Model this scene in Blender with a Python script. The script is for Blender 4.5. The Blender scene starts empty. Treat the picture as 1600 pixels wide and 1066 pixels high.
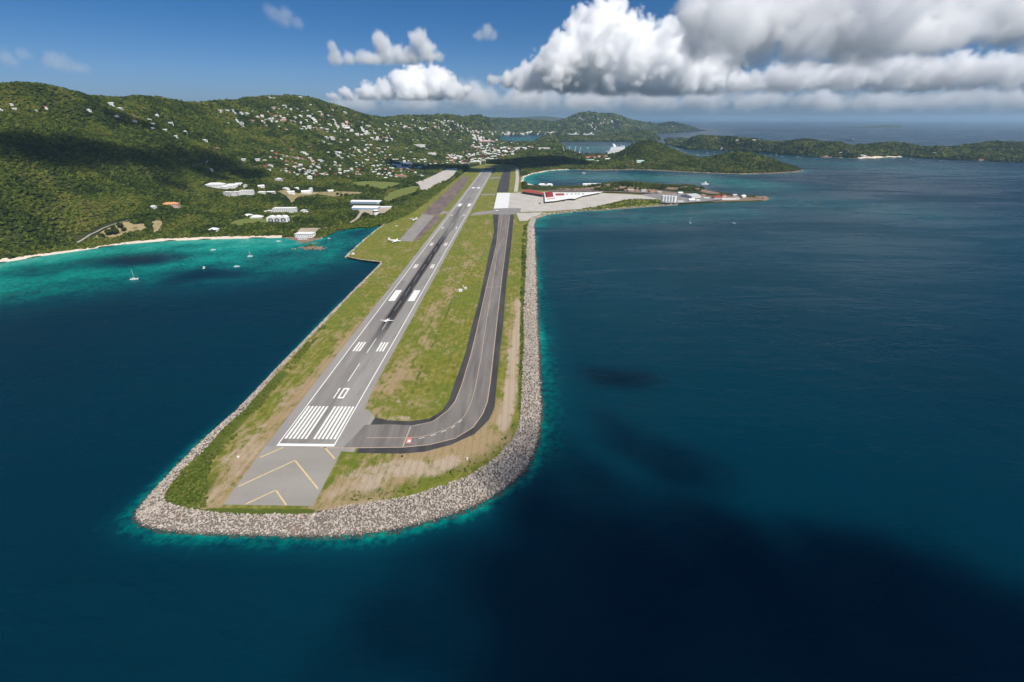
import bpy, math, numpy as np
from mathutils import Vector, Matrix
from mathutils.geometry import delaunay_2d_cdt

sc = bpy.context.scene
COL = sc.collection
R = math.radians
# ------------------------------------------------------------------ camera
F = 712.0                       # focal length in pixels of a 1600 px wide frame
PITCH = R(26.0)
CAMZ = 235.5
cam = bpy.data.cameras.new('camera')
camo = bpy.data.objects.new('camera', cam)
COL.objects.link(camo)
sc.camera = camo
cam.sensor_width = 36.0
cam.lens = F / 1600 * 36
cam.clip_start = 1.0
cam.clip_end = 400000
camo.location = (0, 0, CAMZ)
camo.rotation_euler = (math.pi / 2 - PITCH, 0, 0)
# ------------------------------------------------------------------ sky and sun
SUN_EL, SUN_AZ = R(49), R(140)   # azimuth measured from the view direction towards the right
w = bpy.data.worlds.new('World')
sc.world = w
w.use_nodes = True
nt = w.node_tree
sky = nt.nodes.new('ShaderNodeTexSky')
sky.sky_type = 'NISHITA'
sky.sun_disc = False
sky.sun_elevation = SUN_EL
sky.sun_rotation = SUN_AZ
sky.altitude = 200
sky.air_density = 1.0
sky.dust_density = 1.2
sky.ozone_density = 5.0
tint = nt.nodes.new('ShaderNodeMix')
tint.data_type = 'RGBA'
tint.blend_type = 'MULTIPLY'
tint.inputs[0].default_value = 1.0
tint.inputs[7].default_value = (0.29, 0.60, 0.95, 1)
tcs = nt.nodes.new('ShaderNodeTexCoord')      # pale towards the horizon all round, deep blue overhead
sps = nt.nodes.new('ShaderNodeSeparateXYZ')
nt.links.new(tcs.outputs['Generated'], sps.inputs[0])
elv = nt.nodes.new('ShaderNodeMapRange')
elv.interpolation_type = 'SMOOTHERSTEP'
elv.inputs[1].default_value = -0.03
elv.inputs[2].default_value = 0.20
nt.links.new(sps.outputs[2], elv.inputs[0])
tmx = nt.nodes.new('ShaderNodeMix')
tmx.data_type = 'RGBA'
tmx.inputs[6].default_value = (0.86, 1.10, 1.62, 1)
tmx.inputs[7].default_value = (0.29, 0.68, 1.08, 1)
nt.links.new(elv.outputs[0], tmx.inputs[0])
nt.links.new(tmx.outputs[2], tint.inputs[7])
nt.links.new(sky.outputs[0], tint.inputs[6])
nt.links.new(tint.outputs[2], nt.nodes['Background'].inputs[0])
nt.nodes['Background'].inputs[1].default_value = 0.052
sun = bpy.data.lights.new('sun', 'SUN')
sun.energy = 4.2
sun.angle = R(0.5)
sun.color = (1.0, 0.94, 0.84)
suno = bpy.data.objects.new('sun', sun)
COL.objects.link(suno)
SUNV = np.array((math.sin(SUN_AZ) * math.cos(SUN_EL), math.cos(SUN_AZ) * math.cos(SUN_EL), math.sin(SUN_EL)))
suno.rotation_euler = Vector(SUNV).to_track_quat('Z', 'Y').to_euler()
suno.location = (500, -500, 3000)
sc.view_settings.view_transform = 'Standard'
sc.view_settings.look = 'None'
sc.view_settings.exposure = 0.35
sc.view_settings.gamma = 1.0
sc.cycles.volume_bounces = 90
sc.cycles.max_bounces = 92
sc.cycles.diffuse_bounces = 2
sc.cycles.glossy_bounces = 2

# ------------------------------------------------------------------ helpers
CP, SP = math.cos(PITCH), math.sin(PITCH)
rng = np.random.default_rng(7)
ZR = 3.5                         # level of the airfield above the sea


def ray(x, y):
    u = (np.asarray(x, float) - 800) / F
    v = (np.asarray(y, float) - 533) / F
    return u, CP - v * SP, -(SP + v * CP)


def P(pts, z=0.0):
    """points of the photograph laid back on the level z"""
    a = np.asarray(pts, float).reshape(-1, 2)
    u, h, k = ray(a[:, 0], a[:, 1])
    t = (z - CAMZ) / k
    return np.stack([u * t, h * t], 1)


def AT(x, y, Y):
    u, h, k = ray(x, y)
    t = Y / h
    return np.array([u * t, Y + 0 * u, CAMZ + k * t]).T


def mpp(Y):
    """metres per photograph pixel at ground distance Y"""
    return (Y * CP + CAMZ * SP) / F


def to_px(X, Y, Z):
    dz = Z - CAMZ
    depth = Y * CP - dz * SP
    return 800 + F * X / depth, 533 - F * (Y * SP + dz * CP) / depth


def hash2(i, j, seed):
    n = (i.astype(np.int64) * 374761393 + j.astype(np.int64) * 668265263 + seed * 1442695041) & 0xffffffff
    n = ((n ^ (n >> 13)) * 1274126177) & 0xffffffff
    return ((n ^ (n >> 16)) & 0xffff) / 65535.0


def vnoise(x, y, seed=0):
    i, j = np.floor(x), np.floor(y)
    fx, fy = x - i, y - j
    fx = fx * fx * (3 - 2 * fx)
    fy = fy * fy * (3 - 2 * fy)
    a, b = hash2(i, j, seed), hash2(i + 1, j, seed)
    c, d = hash2(i, j + 1, seed), hash2(i + 1, j + 1, seed)
    return (a + (b - a) * fx) * (1 - fy) + (c + (d - c) * fx) * fy


def fbm(x, y, size, octv=4, seed=0):
    s, a, f = 0, 1, 1.0 / size
    tot = 0
    for k in range(octv):
        s = s + a * vnoise(x * f + 31.7 * k, y * f - 17.3 * k, seed + k)
        tot += a
        a *= .5
        f *= 2.03
    return s / tot


def sstep(a, b, x):
    t = np.clip((x - a) / (b - a), 0, 1)
    return t * t * (3 - 2 * t)


def seg_dist(pts, line, closed=False):
    L = np.asarray(line, float)
    A = L if closed else L[:-1]
    B = np.roll(L, -1, 0) if closed else L[1:]
    d = np.full(len(pts), 1e18)
    for a, b in zip(A, B):
        ab = b - a
        n = ab @ ab + 1e-9
        t = np.clip(((pts - a) @ ab) / n, 0, 1)
        q = pts - a - t[:, None] * ab
        d = np.minimum(d, (q * q).sum(1))
    return np.sqrt(d)


def inside(pts, poly):
    L = np.asarray(poly, float)
    x, y = pts[:, 0], pts[:, 1]
    r = np.zeros(len(pts), bool)
    for (x0, y0), (x1, y1) in zip(L, np.roll(L, -1, 0)):
        if y0 == y1:
            continue
        c = ((y0 > y) != (y1 > y)) & (x < (x1 - x0) * (y - y0) / (y1 - y0) + x0)
        r ^= c
    return r


def sdist(pts, poly):
    d = seg_dist(pts, poly, True)
    return np.where(inside(pts, poly), d, -d)


def tag(o, label=None, cat=None, group=None, kind=None):
    if label:
        o['label'] = label
    if cat:
        o['category'] = cat
    if group:
        o['group'] = group
    if kind:
        o['kind'] = kind
    return o


def link(name, data, parent=None, mats=None):
    o = bpy.data.objects.new(name, data)
    COL.objects.link(o)
    if parent is not None:
        o.parent = parent
    if mats is not None and data is not None and not data.materials:
        for m in (mats if isinstance(mats, (list, tuple)) else [mats]):
            data.materials.append(m)
    return o


def empty(name, loc, rz=0.0, sc_=1.0):
    o = bpy.data.objects.new(name, None)
    COL.objects.link(o)
    o.empty_display_size = 1
    o.location = loc
    o.rotation_euler = (0, 0, rz)
    o.scale = (sc_,) * 3
    return o


def arrmesh(name, verts, faces, smooth=False, mi=None):
    """fast mesh from arrays; faces = (n,3) or (n,4) array"""
    me = bpy.data.meshes.new(name)
    v = np.ascontiguousarray(verts, np.float32)
    f = np.ascontiguousarray(faces, np.int32)
    k = f.shape[1]
    me.vertices.add(len(v))
    me.vertices.foreach_set('co', v.ravel())
    me.loops.add(f.size)
    me.loops.foreach_set('vertex_index', f.ravel())
    me.polygons.add(len(f))
    me.polygons.foreach_set('loop_start', np.arange(0, f.size, k, dtype=np.int32))
    if smooth:
        me.polygons.foreach_set('use_smooth', np.ones(len(f), bool))
    if mi is not None:
        me.polygons.foreach_set('material_index', np.asarray(mi, np.int32))
    me.update(calc_edges=True)
    return me


def attr(me, name, val):
    a = me.attributes.new(name, 'FLOAT', 'POINT')
    a.data.foreach_set('value', np.ascontiguousarray(val, np.float32))


class MB:
    """collects simple solids into one mesh"""
    def __init__(s):
        s.v, s.f, s.m = [], [], []

    def add(s, v, f, m=0):
        n = len(s.v)
        s.v += [tuple(map(float, p)) for p in v]
        s.f += [tuple(i + n for i in q) for q in f]
        s.m += [m] * len(f)
        return s

    def box(s, x0, x1, y0, y1, z0, z1, m=0):
        v = [(x0, y0, z0), (x1, y0, z0), (x1, y1, z0), (x0, y1, z0), (x0, y0, z1), (x1, y0, z1), (x1, y1, z1), (x0, y1, z1)]
        return s.add(v, [(0, 3, 2, 1), (4, 5, 6, 7), (0, 1, 5, 4), (1, 2, 6, 5), (2, 3, 7, 6), (3, 0, 4, 7)], m)

    def hip(s, w, d, z, h, over=.6, ridge=.4, m=0, gable=False):
        a, b = w / 2 + over, d / 2 + over
        r = a if gable else max(a - b, a * ridge * .3)
        v = [(-a, -b, z), (a, -b, z), (a, b, z), (-a, b, z), (-r, 0, z + h), (r, 0, z + h), (-a, -b, z - .25), (a, -b, z - .25), (a, b, z - .25), (-a, b, z - .25)]
        return s.add(v, [(0, 1, 5, 4), (1, 2, 5), (2, 3, 4, 5), (3, 0, 4), (6, 7, 1, 0), (7, 8, 2, 1), (8, 9, 3, 2), (9, 6, 0, 3), (9, 8, 7, 6)], m)

    def tube(s, rings, n=10, m=0, axis='x', cap=True):
        """rings: (pos, radius_w, radius_h, offset_z) along an axis"""
        base = len(s.v)
        v = []
        for (p, rw, rh, oz) in rings:
            for k in range(n):
                a = 2 * math.pi * k / n
                c, d = math.cos(a) * rw, math.sin(a) * rh + oz
                v.append((p, c, d) if axis == 'x' else ((c, d, p) if axis == 'z' else (c, p, d)))
        f = []
        for i in range(len(rings) - 1):
            for k in range(n):
                q = (k + 1) % n
                f.append((i * n + k, i * n + q, (i + 1) * n + q, (i + 1) * n + k))
        if cap:
            f.append(tuple(range(n))[::-1])
            f.append(tuple((len(rings) - 1) * n + k for k in range(n)))
        return s.add(v, f, m)

    def bar(s, a, b, r, m=0):
        a, b = Vector(a), Vector(b)
        d = (b - a).normalized()
        x = d.orthogonal().normalized() * r
        y = d.cross(x)
        v = [a + x, a + y, a - x, a - y, b + x, b + y, b - x, b - y]
        return s.add(v, [(0, 1, 5, 4), (1, 2, 6, 5), (2, 3, 7, 6), (3, 0, 4, 7), (3, 2, 1, 0), (4, 5, 6, 7)], m)

    def mesh(s, name, mats):
        me = bpy.data.meshes.new(name)
        me.from_pydata(s.v, [], s.f)
        for m in (mats if isinstance(mats, (list, tuple)) else [mats]):
            me.materials.append(m)
        me.polygons.foreach_set('material_index', np.array(s.m, np.int32))
        me.update()
        return me

    def build(s, name, mats, parent=None):
        return link(name, s.mesh(name, mats), parent)


# ------------------------------------------------------------------ materials
class NT:
    def __init__(s, name):
        s.m = bpy.data.materials.new(name)
        s.m.use_nodes = True
        s.t = s.m.node_tree
        s.n = s.t.nodes
        s.b = s.n['Principled BSDF']
        s.b.inputs['Specular IOR Level'].default_value = .25

    def lk(s, a, b):
        s.t.links.new(a, b)

    def put(s, sock, v):
        if isinstance(v, (int, float)):
            sock.default_value = v
        elif isinstance(v, tuple):
            sock.default_value = v if len(v) == 4 or sock.type == 'VECTOR' else (*v, 1)
        else:
            s.lk(v, sock)

    def pos(s):
        return s.n.new('ShaderNodeNewGeometry').outputs['Position']

    def obj(s):
        return s.n.new('ShaderNodeTexCoord').outputs['Object']

    def noise(s, vec, size, detail=4, rough=.55, dist=0.0, stretch=None):
        if stretch:
            mp = s.n.new('ShaderNodeMapping')
            s.lk(vec, mp.inputs[0])
            mp.inputs['Scale'].default_value = stretch
            vec = mp.outputs[0]
        n = s.n.new('ShaderNodeTexNoise')
        s.lk(vec, n.inputs['Vector'])
        n.inputs['Scale'].default_value = 1.0 / size
        n.inputs['Detail'].default_value = detail
        n.inputs['Roughness'].default_value = rough
        n.inputs['Distortion'].default_value = dist
        return n.outputs[0]

    def math(s, op, a, b=0.0, c=0.0, clamp=False):
        n = s.n.new('ShaderNodeMath')
        n.operation = op
        n.use_clamp = clamp
        for k, v in enumerate((a, b, c)):
            s.put(n.inputs[k], v)
        return n.outputs[0]

    def ramp(s, v, stops):
        n = s.n.new('ShaderNodeValToRGB')
        e = n.color_ramp.elements
        while len(e) < len(stops):
            e.new(.5)
        for k, (p, c) in enumerate(stops):
            e[k].position = p
            e[k].color = (*c, 1) if isinstance(c, tuple) else (c, c, c, 1)
        s.lk(v, n.inputs[0])
        return n.outputs[0]

    def step(s, v, a, b):
        n = s.n.new('ShaderNodeMapRange')
        n.interpolation_type = 'SMOOTHSTEP'
        s.put(n.inputs[0], v)
        n.inputs[1].default_value = a
        n.inputs[2].default_value = b
        return n.outputs[0]

    def mix(s, f, a, b, mode='MIX'):
        n = s.n.new('ShaderNodeMix')
        n.data_type = 'RGBA'
        n.blend_type = mode
        s.put(n.inputs[0], f)
        s.put(n.inputs[6], a)
        s.put(n.inputs[7], b)
        return n.outputs[2]

    def att(s, name, typ='GEOMETRY'):
        n = s.n.new('ShaderNodeAttribute')
        n.attribute_name = name
        n.attribute_type = typ
        return n.outputs['Fac']

    def out(s, col, rough=.85, bump=None, dist=.3, strength=.6, spec=None):
        s.put(s.b.inputs['Base Color'], col)
        s.put(s.b.inputs['Roughness'], rough)
        if spec is not None:
            s.b.inputs['Specular IOR Level'].default_value = spec
        if bump is not None:
            n = s.n.new('ShaderNodeBump')
            n.inputs['Distance'].default_value = dist
            n.inputs['Strength'].default_value = strength
            s.lk(bump, n.inputs['Height'])
            s.lk(n.outputs[0], s.b.inputs['Normal'])
        return s.m


def plain(name, c, rough=.7, var=.12, size=3.0, spec=.25):
    k = NT(name)
    v = k.noise(k.pos(), size, 4, .6)
    a = tuple(x * (1 - var) for x in c)
    b = tuple(min(x * (1 + var), .9) for x in c)
    return k.out(k.mix(v, a, b), rough, spec=spec)


M = {}
for nm, c in dict(white=(.80, .79, .76), cream=(.74, .69, .58), pale=(.60, .57, .52), grey_roof=(.48, .50, .52), light_roof=(.70, .71, .71),
                  red_roof=(.34, .075, .055), brown_roof=(.32, .17, .11), pink=(.62, .36, .33), orange=(.60, .30, .13), green_roof=(.36, .58, .50),
                  dark=(.035, .04, .045), steel=(.42, .44, .46), tan=(.55, .42, .33), maroon=(.27, .03, .04), blue_grey=(.28, .38, .50),
                  yellow=(.72, .48, .16), line=(.62, .45, .33), mark=(.84, .83, .80), red_mark=(.62, .22, .19), bark=(.10, .075, .05)).items():
    M[nm] = plain(nm, c)
k = NT('glass')
M['glass'] = k.out((.03, .045, .06), .12, spec=.6)

k = NT('yellow_paint')
n1 = k.noise(k.pos(), 3.0, 5, .7)
M['ypaint'] = k.out(k.mix(k.step(n1, .50, .72), (.68, .50, .26), (.36, .33, .29)), .8)
k = NT('faded_line_paint')
n1 = k.noise(k.pos(), 6.0, 5, .7)
M['lpaint'] = k.out(k.mix(k.step(n1, .50, .75), (.50, .37, .28), (.26, .245, .235)), .8)

# runway asphalt: lanes, joints, rubber laid down by tyres
k = NT('runway_asphalt')
ob = k.obj()
sx = k.n.new('ShaderNodeSeparateXYZ')
k.lk(ob, sx.inputs[0])
T_, S_ = sx.outputs[0], sx.outputs[1]
n1 = k.noise(ob, 30, 5, .6, stretch=(1, .25, 1))
n2 = k.noise(ob, 1.6, 5, .75)
base = k.ramp(n1, [(.3, (.255, .232, .212)), (.7, (.335, .312, .288))])
right = k.step(T_, -2.0, 3.0)
base = k.mix(k.math('MULTIPLY', right, .45), base, (.36, .345, .31))
base = k.mix(k.math('MULTIPLY', k.step(n2, .35, .8), .28), base, (.12, .115, .11))
fr = k.math('ABSOLUTE', k.math('SUBTRACT', k.math('FRACT', k.math('DIVIDE', k.math('ADD', T_, 100.0), 7.6)), .5))
base = k.mix(k.math('MULTIPLY', k.step(fr, .47, .5), .25), base, (.10, .10, .10))
vor = k.n.new('ShaderNodeTexVoronoi')
vor.distance = 'CHEBYCHEV'
mp = k.n.new('ShaderNodeMapping')
mp.inputs['Scale'].default_value = (.11, .014, 1)
k.lk(ob, mp.inputs[0])
k.lk(mp.outputs[0], vor.inputs['Vector'])
vor.inputs['Scale'].default_value = 1.0
sv = k.n.new('ShaderNodeSeparateColor')
k.lk(vor.outputs['Color'], sv.inputs[0])
base = k.mix(k.math('MULTIPLY', sv.outputs[0], .42), base, (.17, .155, .143))
stain = k.noise(ob, 5, 5, .7, stretch=(1, .12, 1))
base = k.mix(k.math('MULTIPLY', k.step(stain, .50, .72), .42), base, (.13, .12, .115))
ab = k.math('ABSOLUTE', k.math('SUBTRACT', T_, .6))
w1 = k.math('SUBTRACT', 1.0, k.step(ab, 4.6, 8.2))
along = k.math('MULTIPLY', k.step(S_, 120.0, 290.0), k.math('SUBTRACT', 1.0, k.step(S_, 600.0, 900.0)))
streak = k.noise(ob, 1.1, 4, .7, stretch=(1, .03, 1))
streak2 = k.noise(ob, 9, 3, .6, stretch=(1, .06, 1))
rub = k.math('MULTIPLY', k.math('MULTIPLY', w1, along), k.math('ADD', .7, k.math('MULTIPLY', k.step(streak, .3, .62), .4)), clamp=True)
rub2 = k.math('MULTIPLY', k.math('MULTIPLY', k.math('SUBTRACT', 1.0, k.step(ab, 6.0, 14.0)), k.math('MULTIPLY', k.step(S_, 480.0, 800.0), k.math('SUBTRACT', 1.0, k.step(S_, 1100.0, 1500.0)))), k.math('MULTIPLY', k.step(streak2, .4, .65), .55))
base = k.mix(k.math('MAXIMUM', rub, rub2), base, (.022, .022, .024))
M['runway'] = k.out(base, .85, n2, .03)

# worn paint on the runway: rubs through to the asphalt, tyres lay rubber over it
k = NT('runway_paint')
n1 = k.noise(k.pos(), 2.0, 5, .7)
ob = k.obj()
sx = k.n.new('ShaderNodeSeparateXYZ')
k.lk(ob, sx.inputs[0])
ab = k.math('ABSOLUTE', sx.outputs[0])
rub = k.math('MULTIPLY', k.math('SUBTRACT', 1.0, k.step(ab, 2.0, 6.0)), k.math('MULTIPLY', k.step(sx.outputs[1], 150.0, 300.0), .80))
c = k.mix(k.step(n1, .60, .78), (.84, .82, .77), (.46, .45, .44))
M['paint'] = k.out(k.mix(rub, c, (.10, .10, .10)), .75)


def asphalt(name, a, b, size=14, stretch=(1, .2, 1), crack=.2):
    k = NT(name)
    p = k.pos()
    n1 = k.noise(p, size, 6, .62, stretch=stretch)
    n2 = k.noise(p, 1.3, 4, .7)
    c = k.ramp(n1, [(.3, a), (.7, b)])
    c = k.mix(k.math('MULTIPLY', k.step(n2, .45, .8), crack), c, tuple(x * .45 for x in a))
    return k.out(c, .88, n2, .03)


M['shoulder'] = asphalt('shoulder_asphalt', (.27, .248, .228), (.35, .325, .30))
M['blast'] = asphalt('blast_pad_asphalt', (.285, .262, .232), (.345, .318, .282), 25, (.3, 1, 1))
M['dark_asphalt'] = asphalt('taxiway_shoulder_asphalt', (.040, .038, .039), (.082, .077, .075), 9)
M['lane'] = asphalt('taxiway_lane_asphalt', (.135, .122, .110), (.245, .222, .200), 6, (1, .08, 1))
M['old_ramp'] = asphalt('old_ramp_asphalt', (.24, .218, .20), (.33, .305, .275), 16, (1, 1, 1), .35)
M['red_ramp'] = asphalt('weathered_ramp_asphalt', (.115, .088, .080), (.25, .185, .16), 22, (1, .4, 1), .45)
M['concrete'] = asphalt('apron_concrete', (.44, .40, .355), (.56, .52, .465), 30, (1, 1, 1), .25)
M['white_concrete'] = asphalt('new_apron_concrete', (.70, .69, .67), (.76, .75, .73), 20, (1, 1, 1), .1)
M['grey_concrete'] = asphalt('grey_apron_concrete', (.21, .20, .19), (.29, .275, .26), 20, (1, 1, 1), .2)
M['road'] = asphalt('road_asphalt', (.30, .27, .23), (.42, .38, .33), 12, (1, 1, 1), .2)
M['dirt_road'] = asphalt('dirt_road', (.36, .29, .21), (.50, .42, .32), 10, (1, 1, 1), .25)

# airfield turf: mown green, straw, bare earth (mask attributes carry where it is bare)
k = NT('airfield_turf')
p = k.pos()
na = k.noise(p, 26, 6, .65, .3, stretch=(1, .55, 1))
nb = k.noise(p, 5.0, 5, .7, stretch=(1, .6, 1))
nc = k.noise(p, 1.2, 4, .75)
nd = k.noise(p, 90, 4, .6)
green = k.ramp(nb, [(.25, (.080, .100, .010)), (.5, (.18, .182, .024)), (.75, (.33, .27, .068))])
green = k.mix(k.math('MULTIPLY', k.step(nd, .4, .62), .5), green, (.115, .165, .016))
straw = k.ramp(nc, [(.25, (.25, .165, .07)), (.7, (.44, .33, .195))])
m1 = k.math('ADD', k.math('ADD', k.math('MULTIPLY', na, 1.1), k.math('MULTIPLY', nb, .9)), k.math('MULTIPLY', k.att('dry'), .42))
c = k.mix(k.step(m1, 1.0, 1.32), green, straw)
earth = k.ramp(nc, [(.2, (.36, .27, .19)), (.8, (.54, .43, .325))])
m2 = k.math('ADD', k.math('MULTIPLY', k.att('bare'), 1.0), k.math('ADD', k.math('MULTIPLY', k.math('SUBTRACT', nb, .5), 1.3), k.math('MULTIPLY', k.math('SUBTRACT', na, .5), 1.2)))
c = k.mix(k.math('MULTIPLY', k.step(m2, .30, .85), .9), c, earth)
m3 = k.math('ADD', k.att('lush'), k.math('MULTIPLY', k.math('SUBTRACT', nb, .5), 1.0))
lush = k.ramp(nc, [(.2, (.050, .075, .010)), (.8, (.12, .15, .022))])
c = k.mix(k.step(m3, .4, .75), c, lush)
sxy = k.n.new('ShaderNodeSeparateXYZ')
k.lk(p, sxy.inputs[0])
mow = k.math('SINE', k.math('MULTIPLY', k.math('SUBTRACT', sxy.outputs[0], k.math('MULTIPLY', sxy.outputs[1], .019)), 1.15))
c = k.mix(k.math('MULTIPLY', k.step(mow, .2, .9), .13), c, (.05, .075, .012))
M['turf'] = k.out(c, .95, k.math('ADD', nb, nc), .5, .8)

k = NT('field_grass')
p = k.pos()
na = k.noise(p, 22, 5, .6)
nb = k.noise(p, 4, 4, .7)
c = k.ramp(nb, [(.3, (.10, .135, .026)), (.7, (.19, .215, .05))])
M['field'] = k.out(k.mix(k.math('MULTIPLY', k.step(na, .45, .75), .5), c, (.24, .20, .085)), .95, nb, .3)
k = NT('dry_clearing')
p = k.pos()
na = k.noise(p, 14, 5, .65)
nb = k.noise(p, 3, 4, .7)
c = k.ramp(nb, [(.3, (.25, .19, .09)), (.7, (.40, .32, .18))])
M['clearing'] = k.out(k.mix(k.step(na, .5, .68), c, (.11, .125, .035)), .95, nb, .3)

k = NT('hill_ground')
p = k.pos()
na = k.noise(p, 60, 6, .65)
nb = k.noise(p, 9, 5, .7)
c = k.ramp(na, [(.3, (.018, .028, .008)), (.5, (.034, .046, .012)), (.75, (.075, .070, .026))])
c = k.mix(k.math('MULTIPLY', k.step(nb, .5, .8), .5), c, (.02, .03, .01))
rock = k.ramp(k.noise(p, 7, 6, .7), [(.3, (.13, .085, .06)), (.6, (.30, .21, .15)), (.8, (.46, .38, .30))])
c = k.mix(k.step(k.math('ADD', k.att('rock'), k.math('MULTIPLY', k.math('SUBTRACT', nb, .5), .5)), .35, .6), c, rock)
M['hill'] = k.out(c, .95, k.math('ADD', na, nb), 4.0, .7)

k = NT('beach_sand')
p = k.pos()
na = k.noise(p, 5, 5, .65)
M['sand'] = k.out(k.ramp(na, [(.3, (.60, .48, .38)), (.7, (.78, .68, .57))]), .9, na, .2)

k = NT('armour_rock')
p = k.pos()
sx = k.n.new('ShaderNodeSeparateXYZ')
k.lk(p, sx.inputs[0])
nb = k.noise(p, 2.2, 3, .6)
nc = k.noise(p, 22, 4, .65)
c = k.ramp(nb, [(.22, (.22, .18, .15)), (.5, (.43, .37, .315)), (.78, (.64, .57, .49))])
c = k.mix(k.math('MULTIPLY', k.step(nc, .56, .7), .5), c, (.36, .20, .13))
wet = k.math('SUBTRACT', 1.0, k.step(k.math('ADD', sx.outputs[2], k.math('MULTIPLY', nb, .8)), .9, 1.9))
c = k.mix(k.math('MULTIPLY', wet, .9), c, (.022, .021, .018))
M['rock'] = k.out(c, .85, nb, .2)
M['bank'] = plain('bank_gravel', (.17, .15, .13), .95, .4, 1.5)
k = NT('shore_rock')
p = k.pos()
nb = k.noise(p, 3, 4, .65)
M['shore_rock'] = k.out(k.ramp(nb, [(.25, (.10, .065, .045)), (.5, (.24, .165, .12)), (.75, (.40, .31, .24))]), .9, nb, .3)


def foliage(name, stops, amp=.5):
    k = NT(name)
    p = k.pos()
    big = k.noise(p, 150, 4, .6)
    tin = k.att('tint', 'INSTANCER')
    f = k.math('ADD', k.math('MULTIPLY', k.math('SUBTRACT', big, .5), 1.3), tin)
    c = k.ramp(f, stops)
    s = k.noise(p, 1.4, 2, .6)
    c = k.mix(k.math('MULTIPLY', s, amp), c, (.010, .017, .004))
    return k.out(c, .7, spec=.15)


M['leaf'] = foliage('forest_leaves', [(.08, (.030, .052, .010)), (.40, (.078, .112, .017)), (.68, (.130, .162, .024)), (.95, (.19, .188, .040))])
M['bush'] = foliage('bush_leaves', [(.1, (.060, .095, .012)), (.5, (.125, .165, .026)), (.9, (.20, .21, .05))], .4)
k = NT('tree_leaves')
p = k.pos()
s = k.noise(p, 2.2, 3, .6)
M['tree'] = k.out(k.ramp(s, [(.3, (.020, .034, .008)), (.7, (.062, .082, .018))]), .7, spec=.15)

# sea: colour of the water over its depth and some painted sheen, small waves
k = NT('sea_water')
p = k.pos()
d = k.att('shoal_sheen')
n1 = k.noise(p, 34, 5, .62, .4, stretch=(1, .8, 1))
n2 = k.noise(p, 6, 3, .65)
n3 = k.noise(p, 240, 4, .6)
f = k.math('ADD', d, k.math('MULTIPLY', k.math('MULTIPLY', k.math('SUBTRACT', n1, .5), .7), k.step(d, .03, .4)))
f = k.math('ADD', f, k.math('MULTIPLY', k.math('MULTIPLY', k.math('SUBTRACT', n2, .5), .9), k.step(d, .06, .3)))
c = k.ramp(f, [(0.0, (.0001, .0210, .0400)), (.16, (.0002, .041, .062)), (.36, (.0004, .115, .112)), (.60, (.001, .245, .20)), (.82, (.035, .36, .29)), (1.0, (.30, .42, .31))])
c = k.mix(k.math('MULTIPLY', k.step(n3, .4, .7), .22), c, (.0002, .013, .026))
wind = k.noise(p, 160, 5, .65, .6, stretch=(.35, 1.3, 1))
c = k.mix(k.math('MULTIPLY', k.step(wind, .45, .75), .25), c, (.0004, .034, .050))
wv = k.noise(p, 7.0, 3, .6, .2, stretch=(1, 1.7, 1))
wv2 = k.noise(p, 26, 3, .55, .2, stretch=(.8, 1.6, 1))
hgt = k.math('ADD', wv, k.math('MULTIPLY', wv2, 2.0))
k.b.inputs['IOR'].default_value = 1.33
sw = k.noise(p, 70, 3, .5, .3, stretch=(.5, 1.5, 1))
hgt = k.math('ADD', hgt, k.math('MULTIPLY', sw, 3.0))
rgh = k.math('ADD', .2, k.math('MULTIPLY', k.step(wind, .35, .7), .2))
M['sea'] = k.out(c, rgh, hgt, 1.3, .5, spec=.06)

# ------------------------------------------------------------------ land: outlines taken from the shore
MAIN_SHORE = [(-120, 432), (0, 411), (60, 401), (130, 391), (190, 382), (250, 377), (300, 375), (360, 373), (440, 371.5), (455, 374), (470, 379), (490, 376), (503, 373), (528, 361), (553, 357), (585, 354), (601, 352)]
AIR_LEFT = [(601, 352), (590, 360), (570, 376), (545, 397), (538, 403), (560, 407.5), (596, 411), (548, 459), (500, 507), (436, 572), (370, 640), (308, 694.6), (275, 728), (232, 773), (205, 806), (211, 820.5), (249, 832), (294, 836), (382, 839.5), (489, 842), (560, 840), (605, 835), (649, 824.6), (719, 805), (760, 787), (789.6, 768), (812, 750), (829, 729), (840, 703), (846, 678), (849, 644), (846, 588), (843, 520), (840, 450), (838, 400), (836, 370), (835, 352), (838, 343), (855, 336.5)]
SPIT_FRONT = [(855, 336.5), (900, 331.5), (950, 329), (1000, 325), (1060, 321), (1120, 317), (1160, 316), (1190, 315.5), (1202, 311)]
SPIT_BACK = [(1198, 307), (1180, 305), (1150, 303.5), (1110, 298), (1080, 292), (1040, 288.5), (1000, 287), (940, 288), (880, 290.5), (835, 289.5)]
BAY = [(822, 286), (817, 281), (819, 277), (830, 272.5), (858, 267), (890, 265)]
PEN_FRONT = [(890, 265), (929, 266.5), (992, 265), (1055, 268), (1100, 270.5), (1130, 271.6), (1160, 272.5), (1190, 271.7), (1220, 270.3), (1243, 269), (1254.5, 266.8)]
PEN_BACK = [(1250, 263.5), (1225, 260), (1190, 257), (1150, 254), (1112, 250), (1080, 246.5), (1066, 242), (1050, 237.5), (1010, 236), (975, 238), (960, 242), (948, 244.5), (938, 242.5), (912, 243.5), (897, 239), (885, 236), (879, 229), (872, 224), (846, 226), (834, 224), (800, 224.3), (779, 222.5), (776, 216), (783, 213.2), (781, 211.5)]
wm = lambda l, z=0: P(l, z).tolist()
main_poly = wm(MAIN_SHORE) + wm([(640, 345), (800, 345), (830, 330), (832, 300)]) + wm(BAY) + wm(PEN_FRONT[1:]) + wm(PEN_BACK) + [(-900, 9600), (-8200, 9600), (-8200, 520), (-1700, 560)]
air_coast = wm(AIR_LEFT)
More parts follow.
